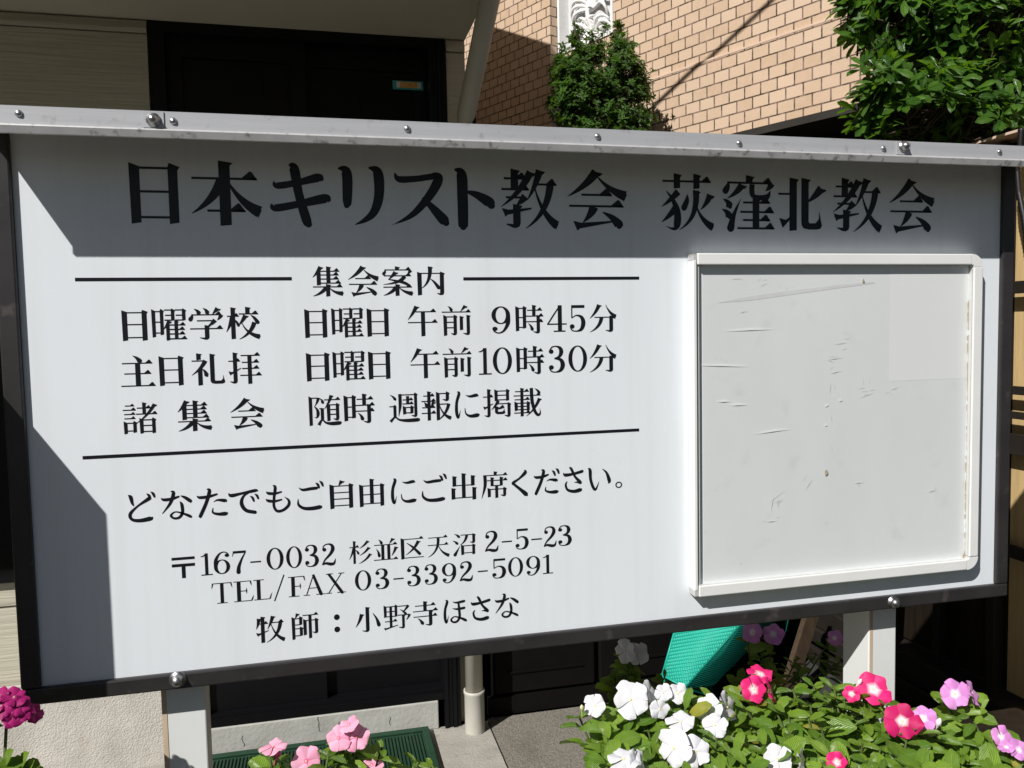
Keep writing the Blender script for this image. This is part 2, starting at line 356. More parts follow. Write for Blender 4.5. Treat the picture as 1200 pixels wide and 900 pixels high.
# white cast screen: frame, back plate and curling acanthus leaves
m = MB(); lbox(m, -2.119, -1.581, .08, .10, 3.432, 4.398); sc = m.build('leaf_screen', M['grayrec'], AP, True)
m = MB()
for a in ((-2.119, -2.10, 3.43, 4.4), (-1.60, -1.581, 3.43, 4.4)): lbox(m, a[0], a[1], -.008, .079, a[2]+.003, a[3]-.003)
lbox(m, -2.10, -1.60, -.008, .079, 3.433, 3.452); m.build('screen_frame', M['whitecast'], sc, True)
m = MB(); cx, cz = -1.85, 3.455
def curl(mb, x, z, ang, L, turn, r0):
    pts = []; rs = []; n = 14; px_, pz_ = x, z; a_ = ang
    for i in range(n+1):
        pts.append((px_, .05+.018*math.sin(i*.5), pz_)); rs.append(r0*(1-.75*i/n)+.003)
        px_ += math.cos(a_)*L/n; pz_ += math.sin(a_)*L/n; a_ += turn/n*(.1+1.9*i/n)
    mb.tube(pts, rs, 6)
random.seed(5)
for zz in (3.47, 3.68, 3.92, 4.14):
    for i in range(9):
        t_ = i/8; ang = math.radians(18+144*t_)
        curl(m, cx+.02*(t_-.5), zz, ang, .27-.06*abs(t_-.5), (-2.9 if t_ < .5 else 2.9)*(1-.2*random.random()), .017)
        curl(m, cx+.09*math.cos(ang), zz+.09*math.sin(ang), ang+random.uniform(-.7, .7), .10, random.choice((-2.4, 2.4)), .011)
    curl(m, cx, zz, math.pi/2, .27, .25, .026)
m.build('leaf_casting', M['whitecast'], sc, True)
# ---------------------------------------------------------------- fence at the far right, running away from the street
FX = 2.65
FE = thing('wooden_fence', 'black framed fence with tan boards at the far right edge beside the sign', 'fence', (FX, 1.4, 0))
zc = onX(1193, 155, FX).z; zsill = onX(1170, 813, FX).z
yA, yB = .35, 2.6; FY = .842
rails = [onX(1192, py, FX).z for py in (337, 457, 486, 520, 646)]
for y in (.42, .87, 1.12, 1.50, 1.95, 2.45):
    m = MB(); m.box((FX-.012, y-.018, zsill), (FX+.028, y+.018, zc-.02), .003); m.build('fence_post', M['fence'], FE)
for z, h in zip(rails, (.020, .014, .012, .034, .022)):
    m = MB(); m.box((FX-.022, yA, z-h), (FX-.0125, yB, z+h), .002); m.build('fence_rail', M['fence'], FE)
m = MB(); m.box((FX-.06, yA, zsill-.10), (FX+.05, yB, zsill), .006); m.box((FX-.075, yA, zsill-.17), (FX+.06, yB, zsill-.102), .006); m.build('fence_sill', M['fence'], FE)
y = FY-5*.105+.003; random.seed(3)
m = MB()
while y < yB-.05:
    wd = .105
    if y+wd < FY+.01: m.box((FX+.030, y, zsill+.01), (FX+.045, y+wd-.006, zc-.02), .002)
    y += wd
m.build('fence_boards', M['tan'], FE)
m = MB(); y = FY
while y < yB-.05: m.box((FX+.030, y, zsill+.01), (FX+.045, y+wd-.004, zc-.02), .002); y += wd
m.build('shaded_fence_panel', M['gate'], FE)  # rest of the fence, its shade painted as dark brown boards
m = MB(); m.prism([(FX-.05, yA, zc-.012), (FX+.07, yA, zc-.012), (FX+.07, yA, zc-.004), (FX+.01, yA, zc+.008), (FX-.05, yA, zc-.004)], (0, yB-yA, 0)); m.build('fence_cap', M['cap'], FE)
for i in range(2):
    m = MB(); m.box((FX-.07, yA, zsill-.17+.0-.2*(i+1)+.05), (FX-.02, yB, zsill-.17-.2*i-.03), .004); m.build('fence_board_low', M['fence'], FE)
for y in (.5, 1.4, 2.4):
    m = MB(); m.box((FX-.018, y-.03, -.02), (FX+.05, y+.03, zsill-.171)); m.build('fence_post', M['fence'], FE)
# cable hanging on the fence
m = MB(); base = [(1197, 150), (1195, 180), (1192, 200), (1194, 225), (1199, 250), (1203, 275), (1204, 300)]
P = [onX(x, y, FX-.055) for x, y in base]
pts = []
for i in range(len(P)-1):
    for k in range(10): pts.append(P[i].lerp(P[i+1], k/10))
m.tube(pts, [.0085+.0018*(i % 2) for i in range(len(pts))], 8)
cb = m.build('corrugated_cable', M['cable']); cb['label'] = 'black corrugated cable hanging in front of the tan fence boards'; cb['category'] = 'cable'

# ---------------------------------------------------------------- shed added in the gap beside the house; its black stands in for shade
SH = thing('gap_shade_shed', 'near-black shed standing in for the shaded gap under the sign, right of the rain pipe', 'shed', (1.6, 1.9, 0))
m = MB(); m.box((1.06, 1.66, 0.02), (2.35, 2.2, 1.25)); m.build('gap_shade_shed_body', M['shed'], SH)
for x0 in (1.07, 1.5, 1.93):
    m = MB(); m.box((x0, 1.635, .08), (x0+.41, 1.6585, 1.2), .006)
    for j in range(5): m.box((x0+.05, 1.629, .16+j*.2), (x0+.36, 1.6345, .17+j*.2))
    m.build('gap_shade_shed_door', M['shed'], SH)
m = MB(); m.box((1.04, 1.63, 0), (2.37, 1.6595, .07)); m.build('gap_shade_shed_base', M['shed'], SH)
# teal plastic lattice crate: two walls meeting at a leaning corner
def on_plane(px, py, a, n_): r = ray(px, py); return CAM+r*((a-CAM).dot(n_)/r.dot(n_))
TL, TR, BR = onY(791, 738, 1.52), onY(876, 722, 1.34), onY(803, 806, 1.40)
na = (TR-TL).cross(BR-TL).normalized(); BL = on_plane(776, 791, TL, na)
UR = onY(925, 716, 1.68); nb = (UR-TR).cross(BR-TR).normalized(); LR = on_plane(898, 840, TR, nb)
TE = thing('lattice_crate', 'teal plastic lattice crate leaning behind the flowers under the sign', 'crate', (BR.x, BR.y, 0))
def clip_rib(poly, p, d):
    """where the line p + t d crosses a flat convex outline"""
    ts = []
    for a_, b_ in zip(poly, poly[1:]+poly[:1]):
        e = b_-a_; cr = e.cross(d)
        if cr.length < 1e-9: continue
        u = (p-a_).cross(d).dot(cr)/cr.length_squared
        if 0 <= u <= 1: ts.append((a_+e*u-p).dot(d))
    return (p+d*min(ts), p+d*max(ts)) if len(ts) > 1 and max(ts)-min(ts) > .004 else None
def lattice(nm, poly, ud, nn):
    if nn.dot(CAM-poly[0]) < 0: nn = -nn
    m = MB(); m.prism([q-nn*.0005 for q in poly], -nn*.004)
    vd = nn.cross(ud).normalized()
    for d, e, r, gap in ((ud, vd, .0030, .0125), (vd, ud, .0020, .0095)):
        ks = [(q-poly[0]).dot(e) for q in poly]; k_ = min(ks)+.002
        while k_ < max(ks):
            seg = clip_rib(poly, poly[0]+e*k_, d)
            if seg: m.tube([seg[0]+nn*r*.4, seg[1]+nn*r*.4], r, 4)
            k_ += gap
    for a_, b_ in zip(poly, poly[1:]+poly[:1]): m.tube([a_, b_], .0042, 6)
    m.build(nm, M['teal'], TE)
lattice('crate_side', [TL, TR, BR, BL], (TR-TL).normalized(), na)
lattice('crate_front', [TR, UR, LR, BR], (UR-TR).normalized(), nb)
for q in (BR, LR, BL): MB().tube([Vector((q.x, q.y, 0)), q], .012, 8).build('crate_leg', M['teal'], TE)
# plank leaning on the added shed that stands in for shade
a = onY(915, 850, 1.45); b = onY(948, 715, 1.56); dx = Vector((.075, .02, 0)); a.z = 0.0
m = MB(); m.prism([a, a+dx, b+dx, b], (-.006, .022, 0)); o = m.build('wooden_plank', M['plank']); o['label'] = 'brown wooden plank leaning in the shade beside the teal crate'; o['category'] = 'plank'

# ---------------------------------------------------------------- door mat
mx0, mx1, my0, my1 = -.06, .80, 1.20, 1.575
MT = thing('door_mat', 'dark green ribbed rubber mat in front of the entrance door', 'mat', (.37, 1.39, 0))
m = MB(); m.box((mx0, my0, .001), (mx1, my1, .016), .006); m.build('mat_base', M['matg'], MT)
m = MB()
for q in ((mx0+.005, mx1-.005, my1-.03, my1-.005), (mx0+.005, mx1-.005, my0+.005, my0+.03), (mx1-.03, mx1-.005, my0+.03, my1-.03), (mx0+.005, mx0+.03, my0+.03, my1-.03)):
    m.box((q[0], q[2], .0165), (q[1], q[3], .026), .003)
m.build('mat_rim', M['matg'], MT)
m = MB(); x = mx0+.045
while x < mx1-.045: m.box((x, my0+.045, .0163), (x+.006, my1-.045, .022)); x += .012
m.build('mat_ribs', M['matg'], MT)

# stone edging low at the right
a = onZ(1150, 838, .30)
m = MB(); m.box((a.x-.1, a.y-.42, -.02), (a.x+.16, a.y+.03, .30), .02); o = m.build('edging_stone', M['block']); o['label'] = 'grey brown edging stone low at the right, below the lilac flowers'; o['category'] = 'stone'
# wall outside the frame at the left, whose shadow falls on the sign
m = MB(); m.prism([(-.10, -.172, -.02), (-.10, -.172, 1.456), (-.10, -.03, 1.515), (-.10, -.03, -.02)], (-.17, 0, 0)); o = m.build('gate_pillar', M['stucco']); o['label'] = 'rough beige gate pillar standing just left of the sign board'; o['category'] = 'pillar'
# service cable from the eave to the street: its shadow crosses the brick wall
c0, c1 = Vector((1.027, 2.188, 4.562)), Vector((1.57, 1.56, 4.756)); dd = c1-c0
m = MB(); m.tube([c0+dd*t for t in (0, 1, 3, 6, 10, 14)], .013, 8); o = m.build('overhead_cable', M['cable']); o['label'] = 'service cable running from the house eave out over the street'; o['category'] = 'cable'

# ================================================================ the sign board
SG = thing('sign_board', 'large white church sign board with black Japanese lettering, dark frame and aluminium roof', 'sign', (.9, .05, 0))
ZB, ZT, XL, XR = .954, 1.848, 0., 1.8
m = MB(); m.box((XL-.02, 0, ZB-.012), (XR+.02, .02, ZT)); m.build('panel', M['panel'], SG)
fr = .0285
def rail(x0, x1, z0, z1): return MB().box((x0, -.009, z0), (x1, .034, z1), .003).build('frame_rail', M['frame'], SG)
rail(XL-fr, XR+fr, ZB-.0265, ZB)
rail(XL-fr, XL-.0005, ZB+.0005, ZT); rail(XR+.0005, XR+fr, ZB+.0005, ZT)
m = MB(); m.box((XL-.02, .0205, ZB), (XR+.02, .028, ZT)); m.build('back_sheet', M['frame'], SG)
# roof: fascia with a stepped lip, sloping sheet and end cheeks
X0, X1, YD = -.059, 1.91, -.115
m = MB(); m.prism([(X0, YD, 1.827), (X0, YD, 1.802), (X0, YD+.0015, 1.802), (X0, YD+.0015, 1.8245)], (X1-X0, 0, 0)); roof = m.build('roof_fascia', M['galv'], SG)
m = MB(); m.prism([(X0, YD+.0012, 1.8018), (X0, YD-.0040, 1.8012), (X0, YD-.0062, 1.8000), (X0, YD-.0066, 1.7985), (X0, YD-.0030, 1.7890), (X0, YD+.0012, 1.7885)], (X1-X0, 0, 0)); m.build('roof_lip', M['lip'], SG)
m = MB(); m.prism([(X0, YD+.0005, 1.8272), (X0, .10, 1.8820), (X0, .10, 1.8760), (X0, YD+.002, 1.8210)], (X1-X0, 0, 0)); m.build('roof_sheet', M['galv'], SG)
m = MB(); m.prism([(X0+.004, YD+.003, 1.8195), (X0+.004, -.001, 1.8485), (X0+.004, -.001, 1.8455), (X0+.004, YD+.003, 1.8165)], (X1-X0-.008, 0, 0)); m.build('roof_lining', M['lining'], SG)
for xa in (X0, X1-.002):
    m = MB(); m.prism([(xa, YD+.002, 1.8000), (xa, YD+.002, 1.8205), (xa, -.052, 1.8368)], (.002, 0, 0)); m.build('roof_cheek', M['galv'], SG)
random.seed(8)
for px, py in ((22, 133), (203, 142), (477, 151), (700, 160), (866, 168), (1035, 174), (1171, 178)):
    c = onY(px, py, YD); c.y = YD
    MB().lathe([(.0052, 0), (.0050, .0015), (.0030, .0034), (0, .004)], c, (0, -1, 0), 12).build('rivet', M['rivet'], SG)
for px, py in ((180, 141), (1058, 172)):
    c = onY(px, py, YD)
    m = MB(); m.box((c.x-.014, YD-.0016, 1.8030), (c.x+.014, YD-.0004, 1.8262)); pl = m.build('bolt_plate', M['galv'], SG)
    m = MB(); m.lathe([(.0100, .002), (.0100, .0035), (.0072, .0037), (.0072, .0075), (.0060, .0112), (.0032, .0138), (0, .0144)], (c.x, YD, c.z), (0, -1, 0), 18); m.build('acorn_nut', M['steel'], pl)
for px, py in ((208, 797), (1048, 706)):
    c = onY(px, py, -.012)
    MB().lathe([(.0135, 0), (.0135, .0018), (.0095, .002), (.0095, .007), (.0078, .0115), (.0042, .0145), (0, .0152)], (c.x, -.009, c.z), (0, -1, 0), 18).build('frame_bolt', M['steel'], SG)
# posts
pl0, pl1 = onY(190, 840, .036).x, onY(242, 840, .036).x
pr0, pr1 = onY(1018, 750, .036).x, onY(1050, 750, .036).x
for a, b, w_, rx in ((pl0, pl1, .05, 0), (pr0, pr1, .085, 1)):
    m = MB(); m.box((a, .036, -.02), (b, .036+w_, 1.85), .0025); p = m.build('post', M['post'], SG)
    x = a+.004 if rx else a+.002
    m = MB(); m.box((x-.0018, .0352, .42), (x+.0050 if rx else x+.006, .0358, .94)); m.build('rust_streak', M['rust'], p)
# rules and lettering
def rule(x0, x1, z, t=.0054):
    m = MB(); m.face([(x0, -.0004, z-t/2), (x1, -.0004, z-t/2), (x1, -.0004, z+t/2), (x0, -.0004, z+t/2)]); m.build('rule_line', M['ink'], SG, recalc=False)
rule(.0788, .4044, 1.594); rule(.6909, 1.0153, 1.5925); rule(.0759, 1.0125, 1.3147)

GLYPHS = '''
日 14:l 23 17 94;c 77 17 94;i 23 77 20;i 23 77 51.5;i 23 77 86
本 15:h 7 93 32;v 50 9 96;q 47 33 36 62 6 80;n 53 33 68 64 95 77;h 26 76 76
教 12:v 27 9 38;h 10 46 22;h 6 50 38;p 53 12 36 44 5 64;i 13 40 50;q 44 48 38 56 29 62;j 30 61 94 11;t 6 75 54 66;p 68 9 62 32 47 54;h 60 95 30;q 85 30 80 74 44 96;n 60 36 70 74 95 91
会 14:p 50 9 36 30 6 47;n 52 16 68 36 95 45;h 27 74 44;h 8 92 61;q 46 62 42 74 29 86;t 14 94 76 84;b 60 70 2 74 78 9 84 88 14 85 91 9
荻 11:h 8 92 20;v 33 9 31;v 67 9 31;q 35 36 24 48 6 60;b 14 35 1 25 48 6 33 66 11 33 86 12 27 94 5 13 90 0;q 30 62 20 74 6 84;b 51 40 1 50 50 8 45 61 10;p 91 40 86 53 74 64;p 66 34 70 78 36 96;n 67 58 74 80 95 91
窪 12:v 51 9 20;h 12 92 20;b 15 18 1 13 26 8 9 33 11;q 91 20 88 27 80 32;p 38 23 30 36 12 45;b 56 22 9 56 36 9 62 42 7 82 42 9 89 31 1;d 5 46 17 58;d 3 62 16 74;b 37 44 0 24 70 7 18 92 13;v 63 44 92;h 40 88 51;h 35 95 66;h 40 88 79;h 30 96 92
北 15:v 36 11 95;i 6 36 36;t 8 86 37 69;m 60 11 91 93;p 93 26 82 38 63 50
集 12:p 30 9 20 28 6 40;u 24 24 63;v 53 9 57;h 26 86 22;h 26 84 33;h 26 84 45;h 26 90 57;h 6 94 68;v 51 61 96;q 46 69 32 88 6 95;n 54 69 68 87 95 88
案 12:v 49 9 19;h 11 92 18.5;b 13 16 1 12 24 7 8 30 10;q 91 19 88 25 81 31;h 8 92 36;p 44 25 36 36 21 48;b 24 47 3 45 51 6 70 57 9 84 64 8;q 72 37 62 58 6 62;h 6 94 70;v 49 62 96;q 45 70 32 88 6 95;n 53 70 68 86 95 90
内 13:l 15 28 95;k 85 28 94 10;i 15 85 29;p 48 9 50 56 21 74;b 49 46 2 60 55 7 74 72 12
曜 9:l 10 15 86;c 31 15 80;i 10 31 18;i 10 31 46;i 10 31 75;i 38 60 14;c 60 14 42;i 40 60 28;i 38 60 41;i 66 89 14;c 89 14 42;i 68 89 28;i 66 89 41;p 50 43 44 55 34 66;u 46 54 95;v 68 43 92;h 48 92 54;h 48 90 66;h 48 90 78;h 48 95 91
学 12:d 18 12 32 25;d 42 10 55 24;p 82 11 76 18 67 27;h 11 92 28;b 13 25 1 12 33 8 8 40 12;q 91 28 88 36 80 43;i 25 72 44;q 74 42 66 53 52 60;j 51 57 94 14;h 6 94 65.5
校 12:v 24 10 95;h 8 40 33;q 22 34 16 58 5 76;b 27 42 1 33 48 6 38 58 8;v 64 9 26;h 40 93 27;p 58 31 50 47 38 58;b 72 30 1 82 38 8 91 50 11;q 82 50 72 82 39 96;n 48 52 60 82 95 90
午 12:p 32 9 22 30 6 48;h 29 90 25;h 6 94 56;u 51 26 96
前 10:d 24 10 36 23;p 78 9 72 16 63 25;h 6 94 27;l 16 39 96;k 46 39 94 8;i 16 46 41;i 16 46 57;i 16 46 73;v 65 40 80;j 86 37 94 11
時 11:l 11 15 87;c 34 15 79;i 11 34 18;i 11 34 46;i 11 34 76;v 65 9 40;h 43 92 24;h 38 96 42;h 39 95 59;j 79 40 94 11;d 46 64 60 84
分 13:p 38 10 27 36 6 52;n 61 10 72 36 94 48;i 22 78 49;k 79 48 94 13;q 46 49 42 80 6 95
主 13:d 38 10 57 27;h 10 88 31;h 15 84 59;h 6 94 92;u 50 31 92
礼 12:v 26 9 26;i 7 42 29;q 44 28 34 50 6 68;u 29 50 96;d 34 50 47 70;m 62 11 91 94
拝 11:h 6 38 32;j 24 9 93 10;t 5 68 40 52;h 40 93 17;h 43 90 36;h 43 90 53;h 37 96 72;u 64 17 96
諸 9:h 12 36 17;h 6 40 29;h 9 38 41;h 9 38 53;l 12 64 96;c 36 64 93;i 12 36 66;i 12 36 88;v 62 9 40;h 43 80 24;h 40 96 41;p 90 14 72 46 39 68;l 54 56 96;c 86 56 96;i 54 86 58;i 54 86 74;i 54 86 91
随 9:l 12 14 96;i 12 33 16;q 34 15 32 28 23 40;b 22 40 2 30 50 7 32 63 9 28 73 4 20 71 0;d 37 17 47 31;i 36 44 47;u 44 46 79;h 50 95 22;p 70 9 65 30 50 49;l 62 36 84;k 87 36 82 8;i 62 87 37;i 62 87 51;i 62 87 65;b 33 95 9 43 80 5 54 89 6 70 92 10 90 91 11 94 90 8
週 9:d 9 15 25 30;h 7 27 50;u 23 48 82;b 9 95 9 23 82 5 36 90 6 60 93 10 90 92 11 94 91 8;b 39 13 10 39 48 9 34 80 1;k 86 14 82 9;i 39 86 16;u 62 20 42;h 47 78 31;h 46 79 43;l 52 52 74;c 74 52 72;i 52 74 54;i 52 74 70
報 10:v 29 9 96;h 12 46 22;h 6 50 38;d 13 41 22 53;p 43 40 40 48 34 55;h 8 48 57;h 6 50 74;l 57 14 96;k 86 14 38 10;i 57 86 16;i 57 86 48;q 90 47 82 80 56 96;n 61 50 70 82 95 91
掲 10:h 6 38 32;j 24 9 93 10;t 5 68 38 53;l 48 13 45;c 85 13 45;i 48 85 15;i 48 85 28;i 48 85 42;q 55 44 46 60 32 72;i 48 88 54;k 89 54 94 10;m 48 62 84 75;q 72 61 62 68 48 71
載 10:h 11 56 19;v 33 9 96;h 6 94 32;h 9 58 44;l 14 53 78;c 53 53 78;i 14 53 55;i 14 53 65;i 14 53 75;h 7 60 85;b 64 9 11 66 50 11 74 80 10 84 93 9 92 88 5 91 72 0;d 75 11 90 26;p 90 42 76 76 46 96
自 12:p 52 9 48 16 42 24;l 22 22 96;c 78 22 96;i 22 78 25;i 22 78 46;i 22 78 66;i 22 78 87
由 12:l 17 28 96;c 83 28 96;v 50 9 87;i 17 83 30;i 17 83 58;i 17 83 87
出 12:v 50 9 88;v 20 17 50;v 80 17 50;i 20 80 47.5;v 16 56 92;v 84 56 96;i 16 84 88
席 10:v 53 9 20;h 15 94 21;b 18 19 11 18 55 10 6 96 1;v 42 28 56;v 73 28 56;h 25 94 38;i 42 73 55;u 57 56 96;l 32 65 92;k 84 65 91 9;i 32 84 67
杉 10:v 27 9 95;h 7 46 32;q 25 33 18 60 5 78;d 31 42 44 58;p 83 11 70 28 48 38;p 87 36 74 54 48 65;p 92 61 78 84 44 96
並 11:d 24 10 36 26;p 77 9 72 18 63 28;h 8 92 31;u 39 32 88;u 61 32 88;d 15 44 27 74;p 88 42 82 60 71 76;h 6 94 88
区 12:l 15 15 93;h 15 93 17;i 15 94 89;p 74 26 62 56 26 78;b 30 31 2 52 48 8 78 76 12
天 12:h 10 90 19;h 7 93 48;q 51 19 54 76 6 94;n 52 50 62 80 95 92
沼 11:d 12 11 30 25;d 5 37 23 51;b 34 58 0 22 78 7 13 93 13;i 36 86 17;k 87 17 50 10;q 60 18 56 44 34 55;l 43 58 95;c 86 58 95;i 43 86 60;i 43 86 88
牧 12:v 27 9 96;p 15 14 14 34 6 49;h 13 44 32;t 5 70 46 56;p 60 9 54 32 42 52;h 54 94 31;q 84 31 78 78 38 96;n 54 36 66 78 95 91
師 10:p 27 9 24 17 19 25;l 13 23 96;c 37 23 48;i 13 37 26;i 13 37 47;c 38 58 85;i 13 38 60;i 13 38 84;h 44 95 17;u 68 17 96;l 51 33 84;k 89 33 80 9;i 51 89 35
小 13:j 50 10 94 14;p 29 32 22 58 6 76;b 70 32 2 83 52 8 91 74 14
野 9:l 11 14 52;c 48 14 52;u 30 15 88;i 11 48 16;i 11 48 33;i 11 48 50;h 9 51 67;t 5 94 54 82;i 55 88 17;q 92 16 82 30 70 40;d 61 28 82 46;i 54 92 48;q 95 47 92 58 83 67;j 73 48 94 12
寺 12:v 49 9 42;h 14 86 23;h 6 94 42;h 8 92 61;j 68 43 94 13;d 22 66 40 87
キ 0:b 17 34 1 22 40 9 50 35 9 76 28 12 81 29 8;b 13 65 1 18 71 10 50 65 10 84 57 13 90 58 8;b 38 11 2 45 16 13 50 50 12 59 86 13 62 93 10
リ 0:b 20 14 2 31 19 13 31 58 12 30 66 8;b 60 12 2 72 18 13 73 50 13 66 74 11 54 86 7 40 93 1
ス 0:b 15 18 1 21 27 9 45 26 9 74 21 9;b 68 18 3 77 25 13 62 52 12 38 78 8 10 93 0;b 53 53 3 66 66 10 82 84 15 86 89 10
ト 0:b 30 11 2 39 17 13 40 50 14 40 90 13 40 95 9;b 42 42 2 58 47 10 74 57 15 78 63 10
に 0:b 19 13 2 25 18 9 17 45 9 16 75 10 21 91 7 29 68 0;b 46 24 1 60 28 7 80 25 10 86 27 4;b 43 63 2 46 80 5 60 88 9 82 86 12 88 84 5
ど 0:b 20 14 2 27 20 11 31 38 8 35 47 3;b 80 27 12 70 33 10 45 49 6 24 70 10 28 87 9 50 92 11 80 88 13 86 85 5;b 72 12 1 79 18 8 83 28 6;b 84 7 1 91 13 8 95 23 6
な 0:b 8 28 1 16 34 9 38 33 9 58 27 6;b 36 10 2 44 15 10 34 45 9 10 76 2;b 64 25 3 76 31 9 90 42 11 91 46 5;b 61 42 2 66 52 9 67 75 9 58 90 8 43 92 7 34 83 7 46 73 4 66 78 6 88 89 9 91 94 3
た 0:b 8 28 1 16 34 9 40 33 9 64 27 6;b 36 10 2 44 15 10 34 50 10 16 90 10 14 94 4;b 54 50 1 66 45 6 86 48 11 90 51 4;b 52 68 2 51 82 6 66 88 9 86 88 12 92 86 4
で 0:b 6 26 2 14 34 11 45 29 8 82 23 10 90 24 4;b 70 26 3 49 38 7 42 60 11 54 82 11 80 90 11;b 67 39 1 74 44 7 78 55 6;b 80 33 1 87 38 7 91 48 6
も 0:b 34 11 2 42 17 10 37 50 9 36 76 9 46 91 9 66 89 9 84 75 10 85 60 8 71 48 1;b 12 28 1 19 34 9 40 36 8 62 32 5;b 10 51 1 17 57 9 38 60 8 62 56 5
ご 0:b 20 22 1 32 30 8 56 28 10 76 27 9 80 28 3;b 17 58 2 18 76 8 34 88 10 60 90 12 84 87 12 89 85 4;b 72 10 1 79 16 8 83 26 6;b 84 5 1 91 11 8 95 21 6
く 0:b 64 9 2 67 18 12 46 37 7 25 50 10 30 57 9 50 74 11 68 90 15 72 94 7
だ 0:b 6 31 1 14 37 9 35 36 9 54 30 6;b 31 13 2 39 18 10 30 52 10 13 90 10 11 94 4;b 48 52 1 60 47 6 80 50 11 84 53 4;b 46 70 2 45 83 6 60 89 9 80 89 12 87 87 4;b 66 17 1 73 22 8 77 33 6;b 79 11 1 86 16 8 90 27 6
さ 0:b 12 27 1 20 35 11 50 33 9 86 26 10 92 25 3;b 36 10 3 44 16 10 58 42 9 78 62 12 79 66 5;b 80 66 8 68 62 6 54 62 1;b 27 57 3 21 68 8 28 85 9 52 92 11 78 88 13 83 85 4
い 0:b 10 18 2 18 24 12 20 55 11 30 84 11 40 89 8 53 64 1;b 66 22 2 82 36 9 92 62 14 90 70 7
ほ 0:b 19 12 2 25 18 9 17 45 9 16 75 10 21 91 7 30 66 0;b 44 20 1 60 24 7 86 21 9 91 21 3;b 43 43 1 60 47 7 86 45 9 91 45 3;b 66 23 7 68 50 9 69 75 9 60 90 8 46 92 7 38 83 7 50 73 4 71 79 7 90 89 10 93 94 3
。 0:O 19 80 11 11 4 4
： 0:D 50 34 10;D 50 76 10
〒 0:r 8 18 92 28;r 8 42 92 53;r 43 50 57 95
0 0:O 29 51 25 41 10.5 3.5
1 0:r 23 11 36 90;r 7 88 53 92;b 7 22 2 16 21 4 28 14 5
2 0:D 14 32 7;b 8 32 3 13 17 4 27 11.5 5 40 17 10 43 32 13 34 50 10 16 70 6 7 86 4;b 5 89 4 18 84 9 34 88 12 46 86 9 52 68 1
3 0:D 13 27 7;b 8 26 3 15 14 4 27 11 4 39 17 10 42 30 12 36 43 8 22 48.5 3;b 22 49 3 40 53 10 46 69 13 40 85 10 26 91 4 13 88 4 7 77 3;D 13 76 7
4 0:r 35 10 47.5 90;r 22 88 58 92;r 2 66 62 70;b 42 10 3 22 40 4.5 4 68 4
5 0:r 11 10 50 19;r 10.5 12 14 50;b 12 50 3 26 42 4 41 48 10 46 66 13 40 85 10 26 91 4 13 88 4 7 77 3;D 13 76 7
6 0:O 29 65 23 27 10.5 3.5;b 11 66 10 12 40 10 22 18 6 34 11 4 44 15 4 49 23 3;D 44 24 6.5
7 0:r 8 11 53 20;b 10 13 3 8 22 3 6 31 1;b 51 18 4 38 42 7 27 70 12 25 90 15
9 0:O 29 38 23 27 10.5 3.5;b 47 37 10 46 63 10 36 85 6 24 92 4 14 88 4 9 80 3;D 14 79 6.5
- 0:r 6 54 46 59.5
T 0:r 32 12 44 90;r 20 89 56 92;r 4 12 72 15;b 6 13 4 5 22 4 2 34 0;b 70 13 4 71 22 4 74 34 0
E 0:r 16 12 28 90;r 6 12 60 15;r 6 89 62 92;r 28 49.5 46 52.5;b 59 13 4 60 22 4 62 32 0;b 61 91 4 64 82 4 68 70 0;b 46 39 0 46 51 4 46 63 0
L 0:r 16 12 28 90;r 6 12 40 15;r 6 89 58 92;b 58 91 4 61 80 4 66 66 0
/ 0:b 4 102 4 36 2 4
F 0:r 16 12 28 90;r 6 12 60 15;r 6 89 42 92;r 28 49.5 46 52.5;b 59 13 4 60 22 4 63 33 0;b 46 39 0 46 51 4 46 63 0
A 0:b 38 12 3.5 12 90 3.5;b 37 10 9 63 90 12;r 21 62 52 65;r 2 89 24 92;r 46 89 78 92
X 0:b 14 13 10 62 91 12;b 62 13 3.5 12 91 3.5;r 4 12 30 15;r 50 12 72 15;r 2 89 24 92;r 44 89 76 92
'''
def glyph_groups(ch, HT=3.2):
    """stroke list -> polygons per stroke in a 100-unit em, y down"""
    return [stroke(s, GL[ch][0], HT) for s in GL[ch][1]]
def parse():
    out = {}
    for ln in GLYPHS.strip().split('\n'):
        head, body = ln.split(':', 1) if ln[0] != '：' else ('： 0', ln.split(':', 1)[1])
        ch, w = head.split(' ')
        out[ch] = (float(w), [(s.split()[0], [float(t) for t in s.split()[1:]]) for s in body.split(';')])
    return out
GL = parse()
